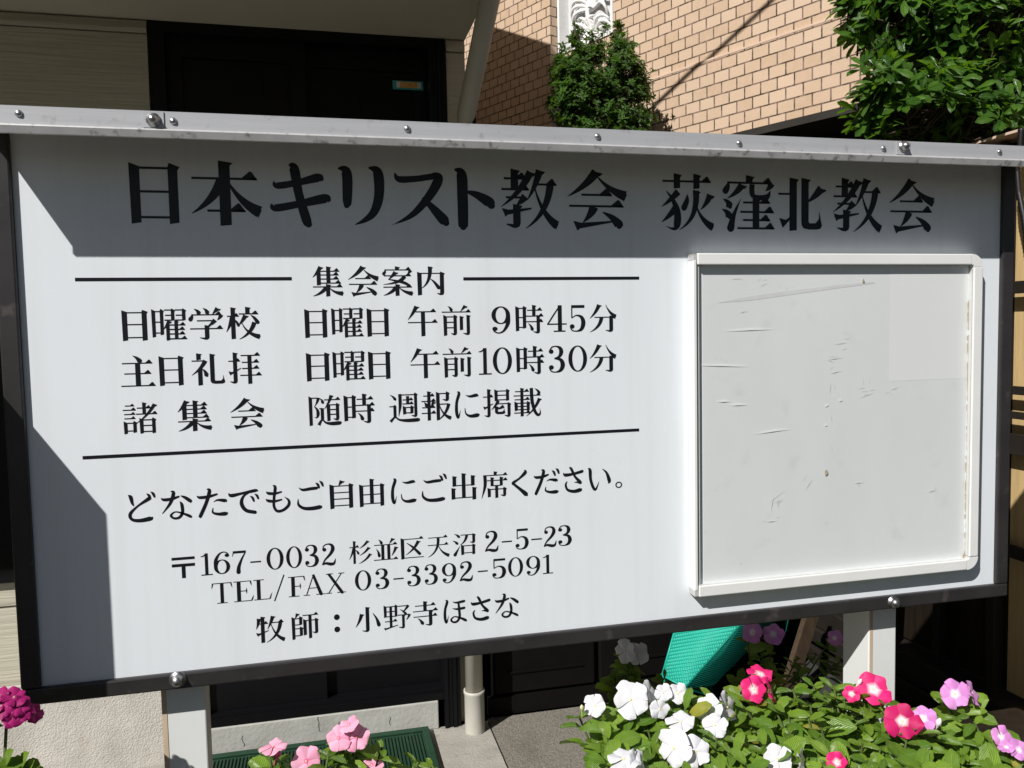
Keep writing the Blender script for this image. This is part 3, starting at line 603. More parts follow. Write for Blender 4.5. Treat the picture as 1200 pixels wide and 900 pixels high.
def brush(tri):
    """closed outline of a brush stroke through (x, y, width) knots"""
    K = [tuple(tri[i:i+3]) for i in range(0, len(tri), 3)]
    P = []
    n = len(K)
    for i in range(n-1):
        a, b, c, d = K[max(i-1, 0)], K[i], K[i+1], K[min(i+2, n-1)]
        for s in range(8):
            t = s/8
            pt = []
            for k in range(3):
                m0 = (c[k]-a[k])/2; m1 = (d[k]-b[k])/2
                t2, t3 = t*t, t*t*t
                pt.append((2*t3-3*t2+1)*b[k]+(t3-2*t2+t)*m0+(-2*t3+3*t2)*c[k]+(t3-t2)*m1)
            P.append(pt)
    P.append(list(K[-1]))
    L, Rr = [], []
    for i, (x, y, w) in enumerate(P):
        x0, y0, _ = P[max(i-1, 0)]; x1, y1, _ = P[min(i+1, len(P)-1)]
        dx, dy = x1-x0, y1-y0; d = math.hypot(dx, dy) or 1
        nx, ny = -dy/d, dx/d; w = max(w, .6)/2
        L.append((x+nx*w, y+ny*w)); Rr.append((x-nx*w, y-ny*w))
    # quads keep a curling stroke from folding over its own outline
    out = [[L[i], L[i+1], Rr[i+1], Rr[i]] for i in range(len(P)-1)]
    x, y, w = P[-1]
    if w > 3: out.append([(x+w/2*.97*math.cos(a*.5236), y+w/2*.97*math.sin(a*.5236)) for a in range(12)])
    return out
def quad(a, k):
    x0, y0, x1, y1, x2, y2 = a
    return [((1-t)**2*x0+2*(1-t)*t*x1+t*t*x2, (1-t)**2*y0+2*(1-t)*t*y1+t*t*y2) for t in [i/k for i in range(k+1)]]
def stroke(s, W, T):
    k, a = s; h = T/2; q = W/2
    if k in 'hi':
        x0, x1, y = a[:3]
        out = [[(x0, y-h), (x1, y-h), (x1, y+h), (x0, y+h)]]
        if k == 'h':
            u = min(1, (x1-x0)/48+.25)*(W+3)/17
            out.append([(x1+1, y+h), (x1-19*u, y-h+.1), (x1-9*u, y-h-8.5*u), (x1-6*u, y-h-7.5*u)])
        return out
    if k in 'vj':
        x, y0, y1 = a[:3]
        out = [[(x-q, y0-1.5), (x+q+W*.3, y0+1.5), (x+q, y0+5.5), (x+q, y1-.7), (x-q, y1+.7)]]
    if k == 'u':
        x, y0, y1 = a; out = [[(x-q, y0), (x+q, y0), (x+q, y1-.7), (x-q, y1+.7)]]
    if k == 'l':
        x, y0, y1 = a; out = [[(x-q-1, y0-4), (x+q, y0+1), (x+q, y1-1), (x-q, y1+1)]]
    if k in 'ck':
        x, y0, y1 = a[:3]
        out = [[(x-q, y0+1), (x-q+2, y0-4.5), (x+q+W*.25, y0+1), (x+q, y0+6), (x+q, y1-1), (x-q, y1+1)]]
    if k in 'jk':
        x, y0, y1, n = a
        out[0] = out[0][:-2]+[(x+q, y1-6), (x+q*.7, y1-1), (x-q*.2, y1+1.5), (x-q-1, y1+1), (x-q-n, y1-3.5), (x-q-n, y1-5), (x-q, y1-4.5)]
    if k in 'vjulck': return out
    if k in 'pq':
        C = quad(a, 8)
        tri = []
        for i, (x, y) in enumerate(C): tri += [x, y, W*(1-(i/8)**1.5*.93)]
        out = brush(tri)
        if k == 'p':
            x, y = a[:2]; out.append([(x-q, y-1.5), (x+q+W*.3, y+2.5), (x+q*.7, y+7), (x-q*.8, y+4)])
        return out
    if k == 'n':
        C = quad(a, 8); tri = []
        for i, (x, y) in enumerate(C): tri += [x, y, 2+W*.98*(i/8)**1.2]
        out = brush(tri)[:-1]
        x, y = C[-1]; w = W/2
        out.append([(x-w*.75, y-w*1.05), (x+3, y-2.5), (x-w*.3, y+w*1.2)])
        return out
    if k == 'd':
        x0, y0, x1, y1 = a
        mx, my = (x0+x1)/2+1.5, (y0+y1)/2-1.5
        return brush([x0, y0, 1, mx, my, W*.62, x1-1, y1-2, W*1.0, x1, y1, W*.62])
    if k == 't':
        x0, y0, x1, y1 = a
        return [[(x0, y0-W*.75), (x0+W*.9, y0-W*.55), (x1, y1-1.2), (x1, y1+1.2), (x0+W*.75, y0+1), (x0+W*.45, y0+W*.32)]]
    if k == 'm':
        x, y0, y1, x1 = a
        return [[(x-q, y0-1.5), (x+q+W*.3, y0+1.5), (x+q, y0+5.5), (x+q, y1-W*.75), (x-q, y1-W*.7)],
                [(x-q, y1-W*.7-.01), (x+q, y1-W*.75), (x+q+2, y1-W*.55), (x1-W*.75, y1-W*.55), (x1-W*.3, y1-W*1.0), (x1-W*.25, y1-W*1.9),
                 (x1, y1-W*.8), (x1+2, y1-W*.3), (x1-1, y1+.5), (x1-W*.6, y1+2), (x+q, y1+2), (x-q*.4, y1), (x-q*.9, y1-W*.35)]]
    if k == 'b': return brush(a)
    if k == 'r':
        x0, y0, x1, y1 = a; return [[(x0, y0), (x1, y0), (x1, y1), (x0, y1)]]
    if k == 'D':
        x, y, r = a; return [[(x+r*math.cos(i*math.pi/10), y+r*math.sin(i*math.pi/10)) for i in range(20)]]
    if k == 'O':
        x, y, rx, ry, tx, ty = a; n = 36; out = []
        c = [(math.cos(i*2*math.pi/n), math.sin(i*2*math.pi/n)) for i in range(n+1)]
        return [[(x+rx*c[i][0], y+ry*c[i][1]), (x+rx*c[i+1][0], y+ry*c[i+1][1]), (x+(rx-tx)*c[i+1][0], y+(ry-ty)*c[i+1][1]), (x+(rx-tx)*c[i][0], y+(ry-ty)*c[i][1])] for i in range(n)]

# (text, z of the line's top, em in metres, left and right edge of every character)
LINES = [
    ('日 本 キ リ ス ト 教 会 荻 窪 北 教 会', 1.7914, 0.1164, [0.1636,0.2389,0.2542,0.3624,0.3744,0.4721,0.4846,0.5604,0.5718,0.669,0.6793,0.7497,0.7603,0.8654,0.8812,0.9937,1.0599,1.1669,1.1808,1.2901,1.2973,1.4013,1.4143,1.524,1.5394,1.6432]),
    ('集 会 案 内', 1.6184, 0.0561, [0.4377,0.4877,0.4954,0.5463,0.552,0.6038,0.6111,0.6588]),
    ('日 曜 学 校', 1.5534, 0.0596, [0.1428,0.1816,0.1866,0.2389,0.2415,0.2949,0.2988,0.3519]),
    ('日 曜 日 午 前', 1.5514, 0.0586, [0.4223,0.4603,0.4659,0.5186,0.5242,0.5624,0.5932,0.6445,0.6519,0.7027]),
    ('9 時 4 5 分', 1.5507, 0.0575, [0.7391,0.7728,0.7821,0.8335,0.8398,0.8762,0.8818,0.9115,0.9195,0.9708]),
    ('主 日 礼 拝', 1.4795, 0.0588, [0.1375,0.1885,0.1942,0.232,0.2429,0.2939,0.2993,0.3514]),
    ('日 曜 日 午 前', 1.4787, 0.0582, [0.4225,0.4614,0.4656,0.5192,0.5243,0.5629,0.5956,0.6471,0.6515,0.7025]),
    ('1 0 時 3 0 分', 1.4784, 0.0575, [0.7147,0.7375,0.7398,0.7744,0.7822,0.8338,0.8417,0.8719,0.8783,0.9136,0.9185,0.9699]),
    ('諸 集 会', 1.4034, 0.0564, [0.1377,0.1889,0.219,0.2711,0.2995,0.353]),
    ('随 時 週 報 に 掲 載', 1.4045, 0.0575, [0.4241,0.4772,0.4814,0.5333,0.5571,0.6097,0.6126,0.6646,0.6706,0.7145,0.7206,0.7714,0.776,0.8277]),
    ('ど な た で も ご 自 由 に ご 出 席 く だ さ い 。', 1.2582, 0.0540, [0.1379,0.1799,0.1876,0.2349,0.2421,0.2897,0.291,0.3394,0.3496,0.3893,0.3997,0.4442,0.4532,0.4934,0.5024,0.5456,0.5558,0.5998,0.6087,0.6535,0.661,0.7066,0.7143,0.7622,0.7692,0.799,0.8101,0.8587,0.8651,0.904,0.9121,0.9565,0.9648,0.9781]),
    ('〒 1 6 7 - 0 0 3 2 杉 並 区 天 沼 2 - 5 - 2 3', 1.1519, 0.0453, [0.1994,0.2347,0.2439,0.2616,0.2637,0.2891,0.2931,0.3146,0.3211,0.3382,0.347,0.3744,0.3786,0.4044,0.4091,0.4318,0.4366,0.4597,0.482,0.5208,0.5237,0.566,0.57,0.6098,0.6164,0.655,0.6608,0.7023,0.7182,0.7429,0.7492,0.7679,0.7742,0.7987,0.8036,0.8233,0.8265,0.8506,0.8538,0.8797]),
    ('T E L / F A X 0 3 - 3 3 9 2 - 5 0 9 1', 1.1008, 0.0431, [0.2583,0.2911,0.293,0.3247,0.3249,0.3542,0.3564,0.3748,0.3804,0.4082,0.4049,0.4405,0.4414,0.4747,0.4904,0.5179,0.5251,0.5485,0.5558,0.5735,0.5794,0.6031,0.6099,0.6331,0.6406,0.6658,0.6716,0.6955,0.7047,0.7226,0.7305,0.756,0.7597,0.7874,0.7931,0.8192,0.824,0.8433]),
    ('牧 師 ： 小 野 寺 ほ さ な', 1.0363, 0.0508, [0.3256,0.3723,0.3834,0.4277,0.4533,0.463,0.489,0.5318,0.5372,0.584,0.5879,0.6319,0.6415,0.6831,0.6908,0.7264,0.7342,0.7782]),
]
def ink_word(mb):
    for f in mb.bm.faces:
        f.normal_update()
        if f.normal.y > 0: f.normal_flip()
    mb.build('lettering', M['ink'], SG, recalc=False)
for text, ztop, em, xs in LINES:
    m = MB(); text = text.split()
    for ci, ch in enumerate(text):
        if ci and xs[2*ci]-xs[2*ci-1] > .30*em:                # a new word is a piece of its own
            ink_word(m); m = MB()
        polys = [p for p in glyph_groups(ch)]
        allp = [q for grp in polys for pl in grp for q in pl]
        bx0 = min(q[0] for q in allp); bx1 = max(q[0] for q in allp)
        X0_, X1_ = xs[2*ci], xs[2*ci+1]; sx = (X1_-X0_)/(bx1-bx0)
        for gi, grp in enumerate(polys):
            yy = -.0003-.000012*gi
            for k, pl in enumerate(grp):
                y2 = yy-(.000006 if k == len(grp)-1 and len(grp) > 4 else 0)
                pts = [(X0_+(q[0]-bx0)*sx, y2, ztop-q[1]*em/100) for q in pl]
                try: m.face(pts)
                except ValueError: pass
    ink_word(m)

# notice case on the right of the panel
t_ = .026
cTL, cTR, cBL, cBR = onY(812, 297, -t_), onY(1153, 297, -t_), onY(816, 699, -t_), onY(1146, 668, -t_)
cx0 = (cTL.x+cBL.x)/2; cx1 = (cTR.x+cBR.x)/2; cz1 = (cTL.z+cTR.z)/2; cz0 = (cBL.z+cBR.z)/2
m = MB(); m.box((cx0+.004, -.012, cz0+.004), (cx1-.004, -.001, cz1-.004)); NC = m.build('notice_case', M['board'], SG); NC['label'] = 'shallow notice case with an empty grey white board'
rw = .0212
R_ = .026
MB().box((cx0+.008, -t_, cz1-rw), (cx1-R_, -.001, cz1), .002).build('case_rail', M['casew'], NC)
MB().box((cx0+.008, -t_, cz0), (cx1-R_, -.001, cz0+rw), .002).build('case_rail', M['casew'], NC)
MB().box((cx1-rw, -t_, cz0+R_), (cx1, -.001, cz1-R_), .002).build('case_rail', M['casew'], NC)
m = MB(); m.box((cx0, -t_+.001, cz0+rw*.6), (cx0+.006, -.001, cz1-rw*.6), .001); m.box((cx0+.009, -t_+.006, cz0+rw), (cx0+.0125, -.012, cz1-rw)); m.build('case_rail', M['casew'], NC)
for zc_, s in ((cz1, 1), (cz0, -1)):
    m = MB(); pts = [(cx1-R_+.0005, zc_), (cx1-R_+.0005, zc_-s*rw), (cx1-rw, zc_-s*rw), (cx1-rw, zc_-s*(R_-.0005)), (cx1, zc_-s*(R_-.0005))]
    cxx, czz = cx1-R_, zc_-s*R_
    pts += [(cxx+R_*math.cos(a*math.pi/16), czz+s*R_*math.sin(a*math.pi/16)) for a in range(1, 8)]
    m.prism([(x, -t_+.0006, z) for x, z in pts], (0, t_-.002, 0)); m.build('corner_cap', M['casew'], NC)
    m = MB(); m.box((cx0-.0005, -t_+.002, zc_-s*rw*.62), (cx0+.0078, -.001, zc_-s*.001), .001); m.build('corner_clip', M['lip'], NC)
m = MB(); m.box((cx0+.0128, -.0225, cz0+rw), (cx1-rw, -.0205, cz1-rw)); m.build('acrylic_pane', M['clear'], NC)
# scuffs and stains on the old board, and a painted reflection
random.seed(21)
def streak(mb, px, py, L, ang, wd, dy=0.):
    c = onY(px, py, -.0124-dy); d = Vector((math.cos(ang), 0, math.sin(ang)))*L/2; n_ = Vector((-math.sin(ang), 0, math.cos(ang)))*wd/2
    mb.face([c-d, c-n_, c+d, c+n_])
m = MB(); k = 0
for px, py, L, ang in ((862, 327, .02, .1), (895, 334, .02, .5), (922, 338, .008, 1.2), (948, 568, .03, 1.0), (974, 524, .03, 1.9), (975, 492, .02, 1.8), (1010, 455, .02, .2), (980, 436, .03, .15),
                       (973, 455, .022, 1.5), (1012, 447, .022, 1.5), (1016, 463, .04, .25), (1006, 566, .02, 0), (905, 590, .03, 1.3), (910, 582, .05, .5), (904, 611, .025, .05), (968, 613, .012, 0), (996, 631, .01, .4),
                       (978, 420, .04, .15), (985, 402, .035, .1), (1048, 455, .02, .3), (870, 365, .012, .3), (845, 420, .01, 2), (1077, 550, .004, 1), (1077, 521, .004, 1), (868, 660, .006, .5), (1092, 575, .02, .3)):
    streak(m, px, py, L, ang+random.uniform(-.1, .1), random.uniform(.0007, .0014), k*2e-5); k += 1
    for _ in range(2): streak(m, px+random.uniform(-9, 9), py+random.uniform(-7, 7), L*random.uniform(.3, .7), ang+random.uniform(-.5, .5), .0007, k*2e-5); k += 1
m.build('scuff_marks', M['scuff'], NC, recalc=False)
m = MB()
for px, py, L, ang in ((878, 386, .11, .02), (845, 428, .12, -.05), (848, 470, .03, 0), (865, 474, .04, 0), (905, 505, .08, .08), (968, 498, .008, 0), (985, 469, .01, .2), (969, 475, .01, .5)):
    streak(m, px, py, L, ang, .0020, k*2e-5); k += 1
m.build('pale_scuff_marks', M['scuffw'], NC, recalc=False)
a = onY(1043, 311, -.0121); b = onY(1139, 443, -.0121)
m = MB(); m.face([(a.x, -.0122, b.z), (cx1-rw-.001, -.0122, b.z), (cx1-rw-.001, -.0122, cz1-rw-.001), (a.x, -.0122, cz1-rw-.001)]); m.build('reflection_patch', M['reflect_pale'], NC, recalc=False)  # flat pale patch standing in for a reflection at the upper right
m = MB(); pts = [(842, 354), (880, 347), (930, 340), (980, 334), (1025, 330)]
up_ = [onY(x, y, -.0123) for x, y in pts]; lo_ = [onY(x, y+h, -.0123) for (x, y), h in zip(pts, (1, 5, 5, 4, 2))]
m.face(up_+lo_[::-1]); m.build('wiped_smear', M['smear'], NC, recalc=False)
m = MB()
for px, py, r in ((968, 554, .0045), (1131, 652, .006), (1012, 329, .0030)):
    c = onY(px, py, -.0126-k*2e-5); k += 1
    m.face([c+Vector((r*random.uniform(.6, 1.2)*math.cos(i*.785), 0, r*1.3*random.uniform(.6, 1.2)*math.sin(i*.785))) for i in range(8)])
c0 = onY(1136.5, 360, -.0126); c1 = onY(1131.5, 650, -.0126)
for i in range(26):
    p = c0.lerp(c1, i/25); h = random.uniform(.004, .02); wd = random.uniform(.001, .0045)
    y_ = -.0127-k*2e-5; k += 1
    x_ = cx1-rw-.0006
    m.face([(x_, y_, p.z-h), (x_, y_, p.z+h), (x_-wd, y_, p.z+h*.4), (x_-wd*.8, y_, p.z-h*.5)])
m.build('brown_stains', M['stain'], NC, recalc=False)
# ================================================================ plants
def leaf(mb, base, d, up, L, W, shape=0, cup=.25, droop=.2):
    """one leaf: 2 x 4 faces folded along the midrib; shape 0 = elliptic, 1 = widest near the tip"""
    d = d.normalized(); side = d.cross(up)
    if side.length < 1e-3: side = d.cross(Vector((1, 0, 0)))
    side.normalize(); up = side.cross(d).normalized()
    prof = ((0, .06), (.22, .62), (.5, 1.), (.78, .78), (1, .04)) if shape == 0 else ((0, .09), (.25, .70), (.55, 1.), (.85, .78), (1, .16)) if shape == 2 else ((0, .07), (.3, .45), (.6, .92), (.85, .80), (1, .06))
    rows = []
    for t, w_ in prof:
        c = base+d*(L*t)-up*(droop*L*t*t)
        h = W*.5*w_
        rows.append(((c-side*h+up*(cup*h), (0, t)), (c, (.5, t)), (c+side*h+up*(cup*h), (1, t))))
    V = [[mb.bm.verts.new(p[0]) for p in r] for r in rows]
    for i in range(4):
        for j in range(2):
            f = mb.bm.faces.new((V[i][j], V[i][j+1], V[i+1][j+1], V[i+1][j])); f.smooth = True
            uvs = (rows[i][j][1], rows[i][j+1][1], rows[i+1][j+1][1], rows[i+1][j][1])
            for l, u in zip(f.loops, uvs): l[mb.uv].uv = u
def rnd(a=1.): return Vector((random.gauss(0, a), random.gauss(0, a), random.gauss(0, a)))
def sph():
    while True:
        v = Vector((random.uniform(-1, 1), random.uniform(-1, 1), random.uniform(-1, 1)))
        if .05 < v.length < 1: return v.normalized()

def crown_tree(name, label, cat, base, blobs, n_whorl, leaves, L, W, mt, shape, trunk_r, keep=None, seed=1):
    random.seed(seed)
    root = thing(name, label, cat, base)
    tot = sum(b[1].x*b[1].z for b in blobs)
    fol = MB(); tw = MB(); top = Vector(base)
    cen = sum((b[0] for b in blobs), Vector())/len(blobs)
    fork = Vector((base[0]*.5+cen.x*.5, base[1]*.5+cen.y*.5, min(b[0].z-b[1].z for b in blobs)-.1))
    for c, r in blobs:
        tw.tube([fork, fork.lerp(c, .5)+Vector((random.uniform(-.05, .05), random.uniform(-.05, .05), .05)), c], [trunk_r*.7, trunk_r*.45, trunk_r*.2], 7)
        n = int(n_whorl*r.x*r.z/tot)
        # the clump breaks into a few leafy shoots with gaps between them
        seeds = [sph() for _ in range(max(5, n//9))]
        for i in range(n):
            s = (random.choice(seeds)+rnd(.27)).normalized()
            rad = random.choice((1, 1, 1, .85, .7))*random.uniform(.74, 1.06)
            p = c+Vector((s.x*r.x, s.y*r.y, s.z*r.z))*rad*(1+.16*noise.noise(s*2.3+c))
            axis = (s*.8+Vector((0, -.1, .75))+rnd(.35)).normalized()
            tw.tube([p-axis*L*1.8-s*L*.6, p], [.0045*L/.08, .002*L/.08], 4, False)
            ref = axis.cross(Vector((0, 0, 1)) if abs(axis.z) < .95 else Vector((1, 0, 0))).normalized(); ph = random.uniform(0, 6.28)
            nl = random.randint(leaves-2, leaves+1)
            for k in range(nl):
                a = ph+k*2.4; out = ref*math.cos(a)+axis.cross(ref)*math.sin(a)
                up_amt = random.uniform(.15, .75)*(1.2-.7*(k/nl))
                d = (out+axis*up_amt).normalized(); up = (axis-out*.3+rnd(.15)).normalized()
                ll = L*random.uniform(.65, 1.12)
                leaf(fol, p-axis*(L*.5*(1-k/nl))+rnd(.003), d, up, ll, W*ll/L, shape, random.uniform(.1, .4), random.uniform(-.05, .35))
    tk = MB(); b = Vector(base)
    tk.tube([b, b.lerp(fork, .35)+Vector((.03, .02, 0)), b.lerp(fork, .75)+Vector((-.02, .01, 0)), fork], [trunk_r*1.35, trunk_r*1.1, trunk_r*.95, trunk_r*.7], 10)
    tk.build('trunk', M['bark'], root)
    tw.build('limbs', M['bark'], root, recalc=False)
    fol.build('foliage', mt, root, recalc=False)
    return root
def blob(px, py, r, Y, flat=1.): 
    c = onY(px, py, Y); k = (c-CAM).dot(CF)/FOC
    return (c, Vector((r*k, r*k*.9, r*k*flat)))
crown_tree('leafy_tree', 'tree with large glossy green leaves above the right end of the sign roof', 'tree', Vector((2.28, 1.1, -.03)),
           [blob(1075, 8, 78, 1.15), blob(1062, 112, 62, 1.0), blob(1150, 40, 80, 1.05), blob(1150, 125, 62, .95), blob(1235, 70, 90, 1.0), blob(1030, 10, 48, 1.25, .8), blob(1130, -70, 110, 1.2), blob(1030, 140, 36, 1.05), blob(1110, 145, 50, 1.15, .7), blob(1085, 70, 55, 1.35), blob(1180, 90, 70, 1.3), blob(1100, 150, 60, 1.4), blob(1180, 150, 50, 1.3)],
           1900, 8, .070, .028, M['leaf_tree'], 1, .03, seed=4)
crown_tree('narrow_shrub', 'narrow small leaved shrub standing against the brick pier below the white screen', 'shrub', Vector((1.98, 3.2, -.03)),
           [blob(705, 100, 60, 3.17, 1.05), blob(690, 60, 20, 3.17, 1.2), blob(722, 62, 20, 3.09, 1.1), blob(685, 125, 42, 3.09), blob(730, 128, 40, 3.05), blob(730, 90, 28, 3.02), blob(675, 92, 26, 3.07), blob(700, 185, 58, 3.07), blob(674, 36, 7, 3.17, 2.4), blob(724, 36, 6, 3.09, 2.2), blob(745, 100, 16, 3.07), blob(660, 75, 14, 3.12), blob(752, 135, 16, 3.02), blob(655, 120, 16, 3.12)],
           2600, 8, .034, .013, M['leaf_shrub'], 0, .035, seed=9)

def petal_flower(parent, c, n_, r, mt, name='flower', open_=1., squash=1.):
    """five overlapping broad petals round a small eye, on a thin tube"""
    n_ = n_.normalized(); ref = n_.cross(Vector((0, 0, 1)) if abs(n_.z) < .9 else Vector((1, 0, 0))).normalized(); bi = n_.cross(ref)
    m = MB(); ph = random.uniform(0, 6.28)
    for k in range(5):
        a = ph+k*2*math.pi/5+random.uniform(-.08, .08); d = ref*math.cos(a)+bi*math.sin(a); s = n_.cross(d)
        rr_ = r*random.uniform(.9, 1.08); tilt = random.uniform(-.06, .2)*open_; rows = []
        for i in range(7):
            t = i/6
            hw = rr_*(.06+.44*math.sin(min(1, t*1.06)*math.pi*.60)**1.7)*(1 if t < .85 else (.86 if t < .99 else .52))
            row = []
            for j in range(5):
                q = (j-2)/2
                ext = t-(.10*q*q*t if t > .8 else 0)
                skew = .12*q*t*t
                row.append((c+d*(rr_*(ext+skew*.5))+s*(hw*q*1.02)+n_*(rr_*(tilt*t*t-.16*q*q*t+.05*math.sin(2.5*q+k*1.7)*t)+.00035*k+.0006*q), ((j)/4, t)))
            rows.append(row)
        V = [[m.bm.verts.new(p[0]) for p in row] for row in rows]
        for i in range(6):
            for j in range(4):
                f = m.bm.faces.new((V[i][j], V[i][j+1], V[i+1][j+1], V[i+1][j])); f.smooth = True
                for l, u in zip(f.loops, (rows[i][j][1], rows[i][j+1][1], rows[i+1][j+1][1], rows[i+1][j][1])): l[m.uv].uv = u
    fl = m.build(name, mt, parent, recalc=False)
    m = MB(); m.lathe([(r*.075, -.0005), (r*.07, .0012), (r*.03, .0022), (0, .0024)], c, n_, 8); m.build('flower_eye', M['eye'], fl)
    m = MB(); m.tube([c-n_*.0005, c-n_*.012, c-n_*.024+Vector((0, 0, -.004))], [.0016, .0013, .0011], 6); m.build('flower_tube', M['twig'], fl)
    return fl
def bud(parent, c, d, r, mt):
    d = d.normalized(); m = MB(); m.lathe([(.0008, -.016), (.0014, -.008), (r*.35, 0), (r*.5, r*.5), (r*.35, r*1.0), (r*.1, r*1.35), (0, r*1.4)], c, d, 8)
    m.build('flower_bud', mt, parent)
def vinca(name, label, base, tips, flowers, group, pot=None, seed=1, L=.057, dens=1.):
    """flowers: (px, py, radius in px, depth, petal material, tilt) ; tips: leafy shoot ends in metres"""
    random.seed(seed)
    root = thing(name, label, 'flower plant', base, group)
    st = MB(); fo = MB(); base = Vector(base)
    FL = []
    for px, py, rp, Y, mt, kind in flowers:
        c = onY(px, py, Y); k = (c-CAM).dot(CF)/FOC; FL.append((c, rp*k, mt, kind))
    for c, r, mt, kind in FL: tips = tips+[c-Vector((random.uniform(-.008, .008), -.022, .022))]
    for tp in tips:
        b = base+Vector((random.uniform(-.05, .05), random.uniform(-.05, .05), 0))
        mid = b.lerp(tp, .55)+Vector((0, 0, -.02))+(tp-b)*.0
        st.tube([b, mid, tp], [.0032, .0028, .0018], 5, False)
        axis = ((tp-mid).normalized()*.6+Vector((0, -.15, .6))+rnd(.15)).normalized()
        ref = axis.cross(Vector((1, .3, 0))).normalized(); ph = random.uniform(0, 3.14)
        npair = 4
        for k in range(npair):
            a = ph+k*math.pi/2+random.uniform(-.3, .3)
            for sgn in (0, math.pi):
                out = ref*math.cos(a+sgn)+axis.cross(ref)*math.sin(a+sgn)
                ll = L*(.62+.20*k)*random.uniform(.68, 1.15)
                if k >= 2 and random.random() < .38*dens: continue
                d = (out+axis*random.uniform(.05, .5)+Vector((0, -.15, .1))+rnd(.1)).normalized()
                up = (axis+Vector((-.1, -.25, .3))+rnd(.22)).normalized()
                leaf(fo, tp-axis*(.004+.015*k), d, up, ll, ll*random.uniform(.44, .56), 2, random.uniform(.12, .55), random.uniform(-.05, .5))
    st.build('stems', M['twig'], root, recalc=False); fo.build('foliage', M['leaf_vinca'], root, recalc=False)
    for c, r, mt, kind in FL:
        if kind == 'b': bud(root, c, Vector((random.uniform(-.4, .4), -.3, .8)), r, mt); continue
        n_ = {'f': Vector((-.22, -.80, .52)), 'u': Vector((-.1, -.28, .95)), 'l': Vector((-.75, -.55, .4)), 'r': Vector((.70, -.62, .36)), 'd': Vector((.1, -.95, .1))}[kind]+rnd(.10)
        petal_flower(root, c, n_, r*(1.12 if mt is M['pet_white'] else 1)*(.98 if kind == 'f' else 1.08), mt)
    return root

TOP = [(690, 862), (700, 850), (715, 842), (730, 838), (760, 826), (800, 818), (850, 815), (900, 818), (930, 800), (975, 798), (1000, 815), (1050, 828), (1080, 848), (1110, 838), (1140, 842), (1170, 872), (1215, 885), (1260, 900)]
def topy(x):
    for (a, b), (c, d) in zip(TOP, TOP[1:]):
        if a <= x <= c: return b+(d-b)*(x-a)/(c-a)
    return 900
def depth(py): return -.03-.0021*(py-790)
def tips_in(x0, x1, seed, step=23, bottom=960):
    random.seed(seed); out = []; y = 0
    py_off = 4
    while py_off < 170:
        x = x0+random.uniform(0, step)
        while x < x1:
            py = topy(x)+py_off+random.uniform(-6, 8)
            if py < bottom: out.append(onY(x+random.uniform(-6, 6), py, depth(py)+random.uniform(-.03, .03)))
            x += step*random.uniform(.85, 1.2)
        py_off += 22
    return out
wm, hm, cm, lm, pm_, mm_ = M['pet_white'], M['pet_hot'], M['pet_crim'], M['pet_lilac'], M['pet_pink'], M['pet_maroon']
def fl(lst, mt): return [(x, y, r, depth(y)-.034, mt, k) for x, y, r, k in lst]
PG = 'periwinkles in front of the sign'
# planters stand below the picture's lower edge and carry the plants
for x0, x1, lb in ((.80, 2.35, 'long grey planter holding the white, pink and lilac periwinkles'), (-.25, .72, 'grey planter holding the pale pink periwinkle at the left')):
    P_ = thing('planter_box', lb, 'planter', ((x0+x1)/2, -.24, 0))
    m = MB(); m.box((x0, -.42, -.02), (x1, -.40, .52)); m.box((x0, -.08, -.02), (x1, -.06, .52)); m.box((x0, -.3995, -.02), (x0+.02, -.0805, .52)); m.box((x1-.02, -.3995, -.02), (x1, -.0805, .52)); m.build('planter_wall', M['planter'], P_)
    m = MB(); m.box((x0+.021, -.3995, .1), (x1-.021, -.0805, .48)); m.build('planter_soil', M['soil'], P_)
vinca('periwinkle_plant', 'bushy periwinkle with white flowers below the middle of the sign', (1.02, -.2, .48), tips_in(704, 860, 1),
      fl([(697, 827, 13, 'f'), (739, 820, 20, 'f'), (761, 811, 12, 'r'), (777, 812, 10, 'f'), (794, 813, 12, 'f'), (773, 831, 10, 'd'), (798, 846, 15, 'u'), (831, 831, 14, 'l'), (852, 829, 15, 'r'), (838, 850, 13, 'f'),
          (790, 877, 18, 'l'), (815, 881, 17, 'f'), (731, 890, 17, 'u'), (746, 893, 13, 'r'), (682, 831, 5, 'b')], wm), PG, seed=31)
vinca('periwinkle_plant', 'periwinkle with hot pink and crimson flowers in front of the right sign post', (1.36, -.2, .48), tips_in(855, 1070, 2),
      fl([(883, 808, 17, 'f'), (903, 810, 14, 'r'), (890, 790, 14, 'u'), (1024, 808, 20, 'f'), (998, 813, 10, 'l'), (1006, 801, 5, 'b'), (981, 893, 13, 'f')], hm)+fl([(1057, 845, 22, 'f')], cm)+fl([(911, 889, 15, 'f'), (940, 895, 15, 'r')], wm), PG, seed=32)
vinca('periwinkle_plant', 'periwinkle with pale lilac flowers at the lower right corner', (1.72, -.2, .48), tips_in(1062, 1240, 3),
      fl([(1119, 813, 18, 'f'), (1139, 812, 15, 'r'), (1082, 842, 14, 'l'), (1099, 849, 7, 'b'), (1173, 863, 13, 'f'), (1179, 876, 9, 'u'), (1194, 879, 13, 'f')], lm), PG, seed=33)
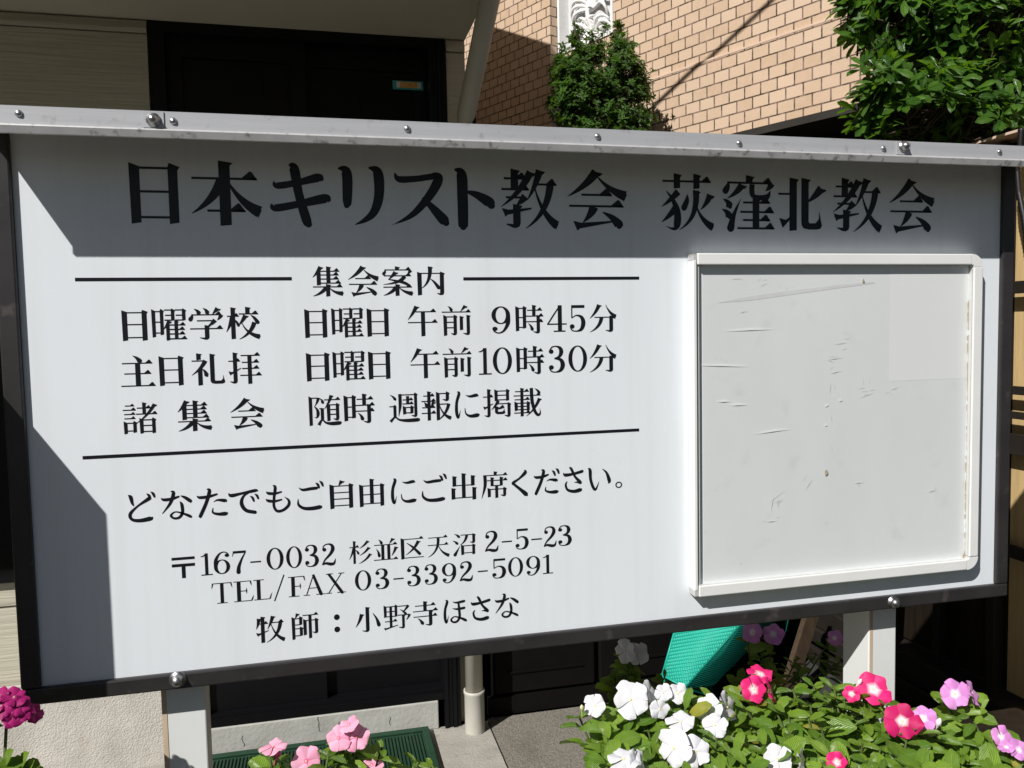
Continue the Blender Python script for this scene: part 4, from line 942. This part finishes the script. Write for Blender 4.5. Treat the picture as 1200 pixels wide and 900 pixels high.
# pale pink plant at the left: a looser top
random.seed(40)
tp = [onY(x, y, -.16+random.uniform(-.03, .03)) for x, y in ((318, 915), (345, 912), (385, 885), (400, 880), (418, 886), (430, 893), (448, 876), (468, 900), (490, 893), (505, 898), (455, 915), (480, 918), (425, 912), (395, 908), (365, 915), (500, 925), (335, 930))]
vinca('periwinkle_plant', 'small periwinkle with pale pink flowers in front of the green mat', (.34, -.22, .48), tp,
      [(x, y, r, -.18, pm_, k) for x, y, r, k in ((397, 865, 15, 'f'), (418, 864, 17, 'f'), (409, 850, 12, 'u'), (320, 876, 15, 'u'), (325, 887, 6, 'b'), (359, 892, 18, 'f'), (436, 897, 12, 'u'))], PG, seed=34, L=.046)
# maroon flower head at the left edge
random.seed(50)
MP = thing('flowering_plant', 'round cluster of dark magenta flowers at the lower left edge', 'flower plant', (-.17, -.2, .48))
cc = onY(8, 838, -.12)
for i in range(16):
    s = sph(); s.y = -abs(s.y); p = cc+Vector((s.x*.036, s.y*.02, s.z*.032))
    petal_flower(MP, p, s+Vector((0, -.5, .35)), .0155*random.uniform(.85, 1.15), mm_)
m = MB(); m.tube([Vector((-.17, -.2, .48)), cc+Vector((-.012, 0, -.12)), cc+Vector((-.005, .01, -.02))], .0022, 6, False); m.build('stems', M['twig'], MP)
m = MB()
for x, y in ((24, 899), (6, 896), (30, 908)):
    p = onY(x, y, -.13)
    for k in range(5): leaf(m, p, Vector((math.cos(k*1.25), -.3, math.sin(k*1.25)*.6+.2)), Vector((0, -.5, .9)), .028, .024, 0, .2, .2)
m.build('foliage', M['leaf_vinca'], MP, recalc=False)
# potted periwinkles standing in the shade behind the sign
def pot(x, y, lb, flowers, seed, tips):
    base = Vector((x, y, .30))
    r = vinca('periwinkle_plant', lb, base, tips, flowers, 'potted periwinkles in the shade', seed=seed, L=.05)
    m = MB(); m.lathe([(.0, -.30), (.10, -.30), (.13, -.02), (.14, -.02), (.14, .0), (.12, .0), (.12, -.02), (0, -.02)], base, (0, 0, 1), 20); m.build('pot', M['terra'], r)
def sh_tips(x0, x1, y0, y1, Y, seed, n=16):
    random.seed(seed); return [onY(random.uniform(x0, x1), random.uniform(y0, y1), Y+random.uniform(-.08, .08)) for _ in range(n)]
p = onY(745, 800, .72); pot(p.x, .72, 'white flowered periwinkle in deep shade under the sign, left of the teal crate', [(733, 763, 12, .68, wm, 'l'), (746, 766, 13, .67, wm, 'f')], 61, sh_tips(715, 790, 770, 850, .72, 71))
p = onY(895, 790, .85); pot(p.x, .85, 'lilac flowered periwinkle in deep shade under the sign, right of the teal crate', [(882, 741, 12, .80, lm, 'l'), (906, 743, 13, .80, lm, 'f'), (978, 748, 9, .82, lm, 'l')], 62, sh_tips(865, 985, 760, 840, .85, 72, 22))
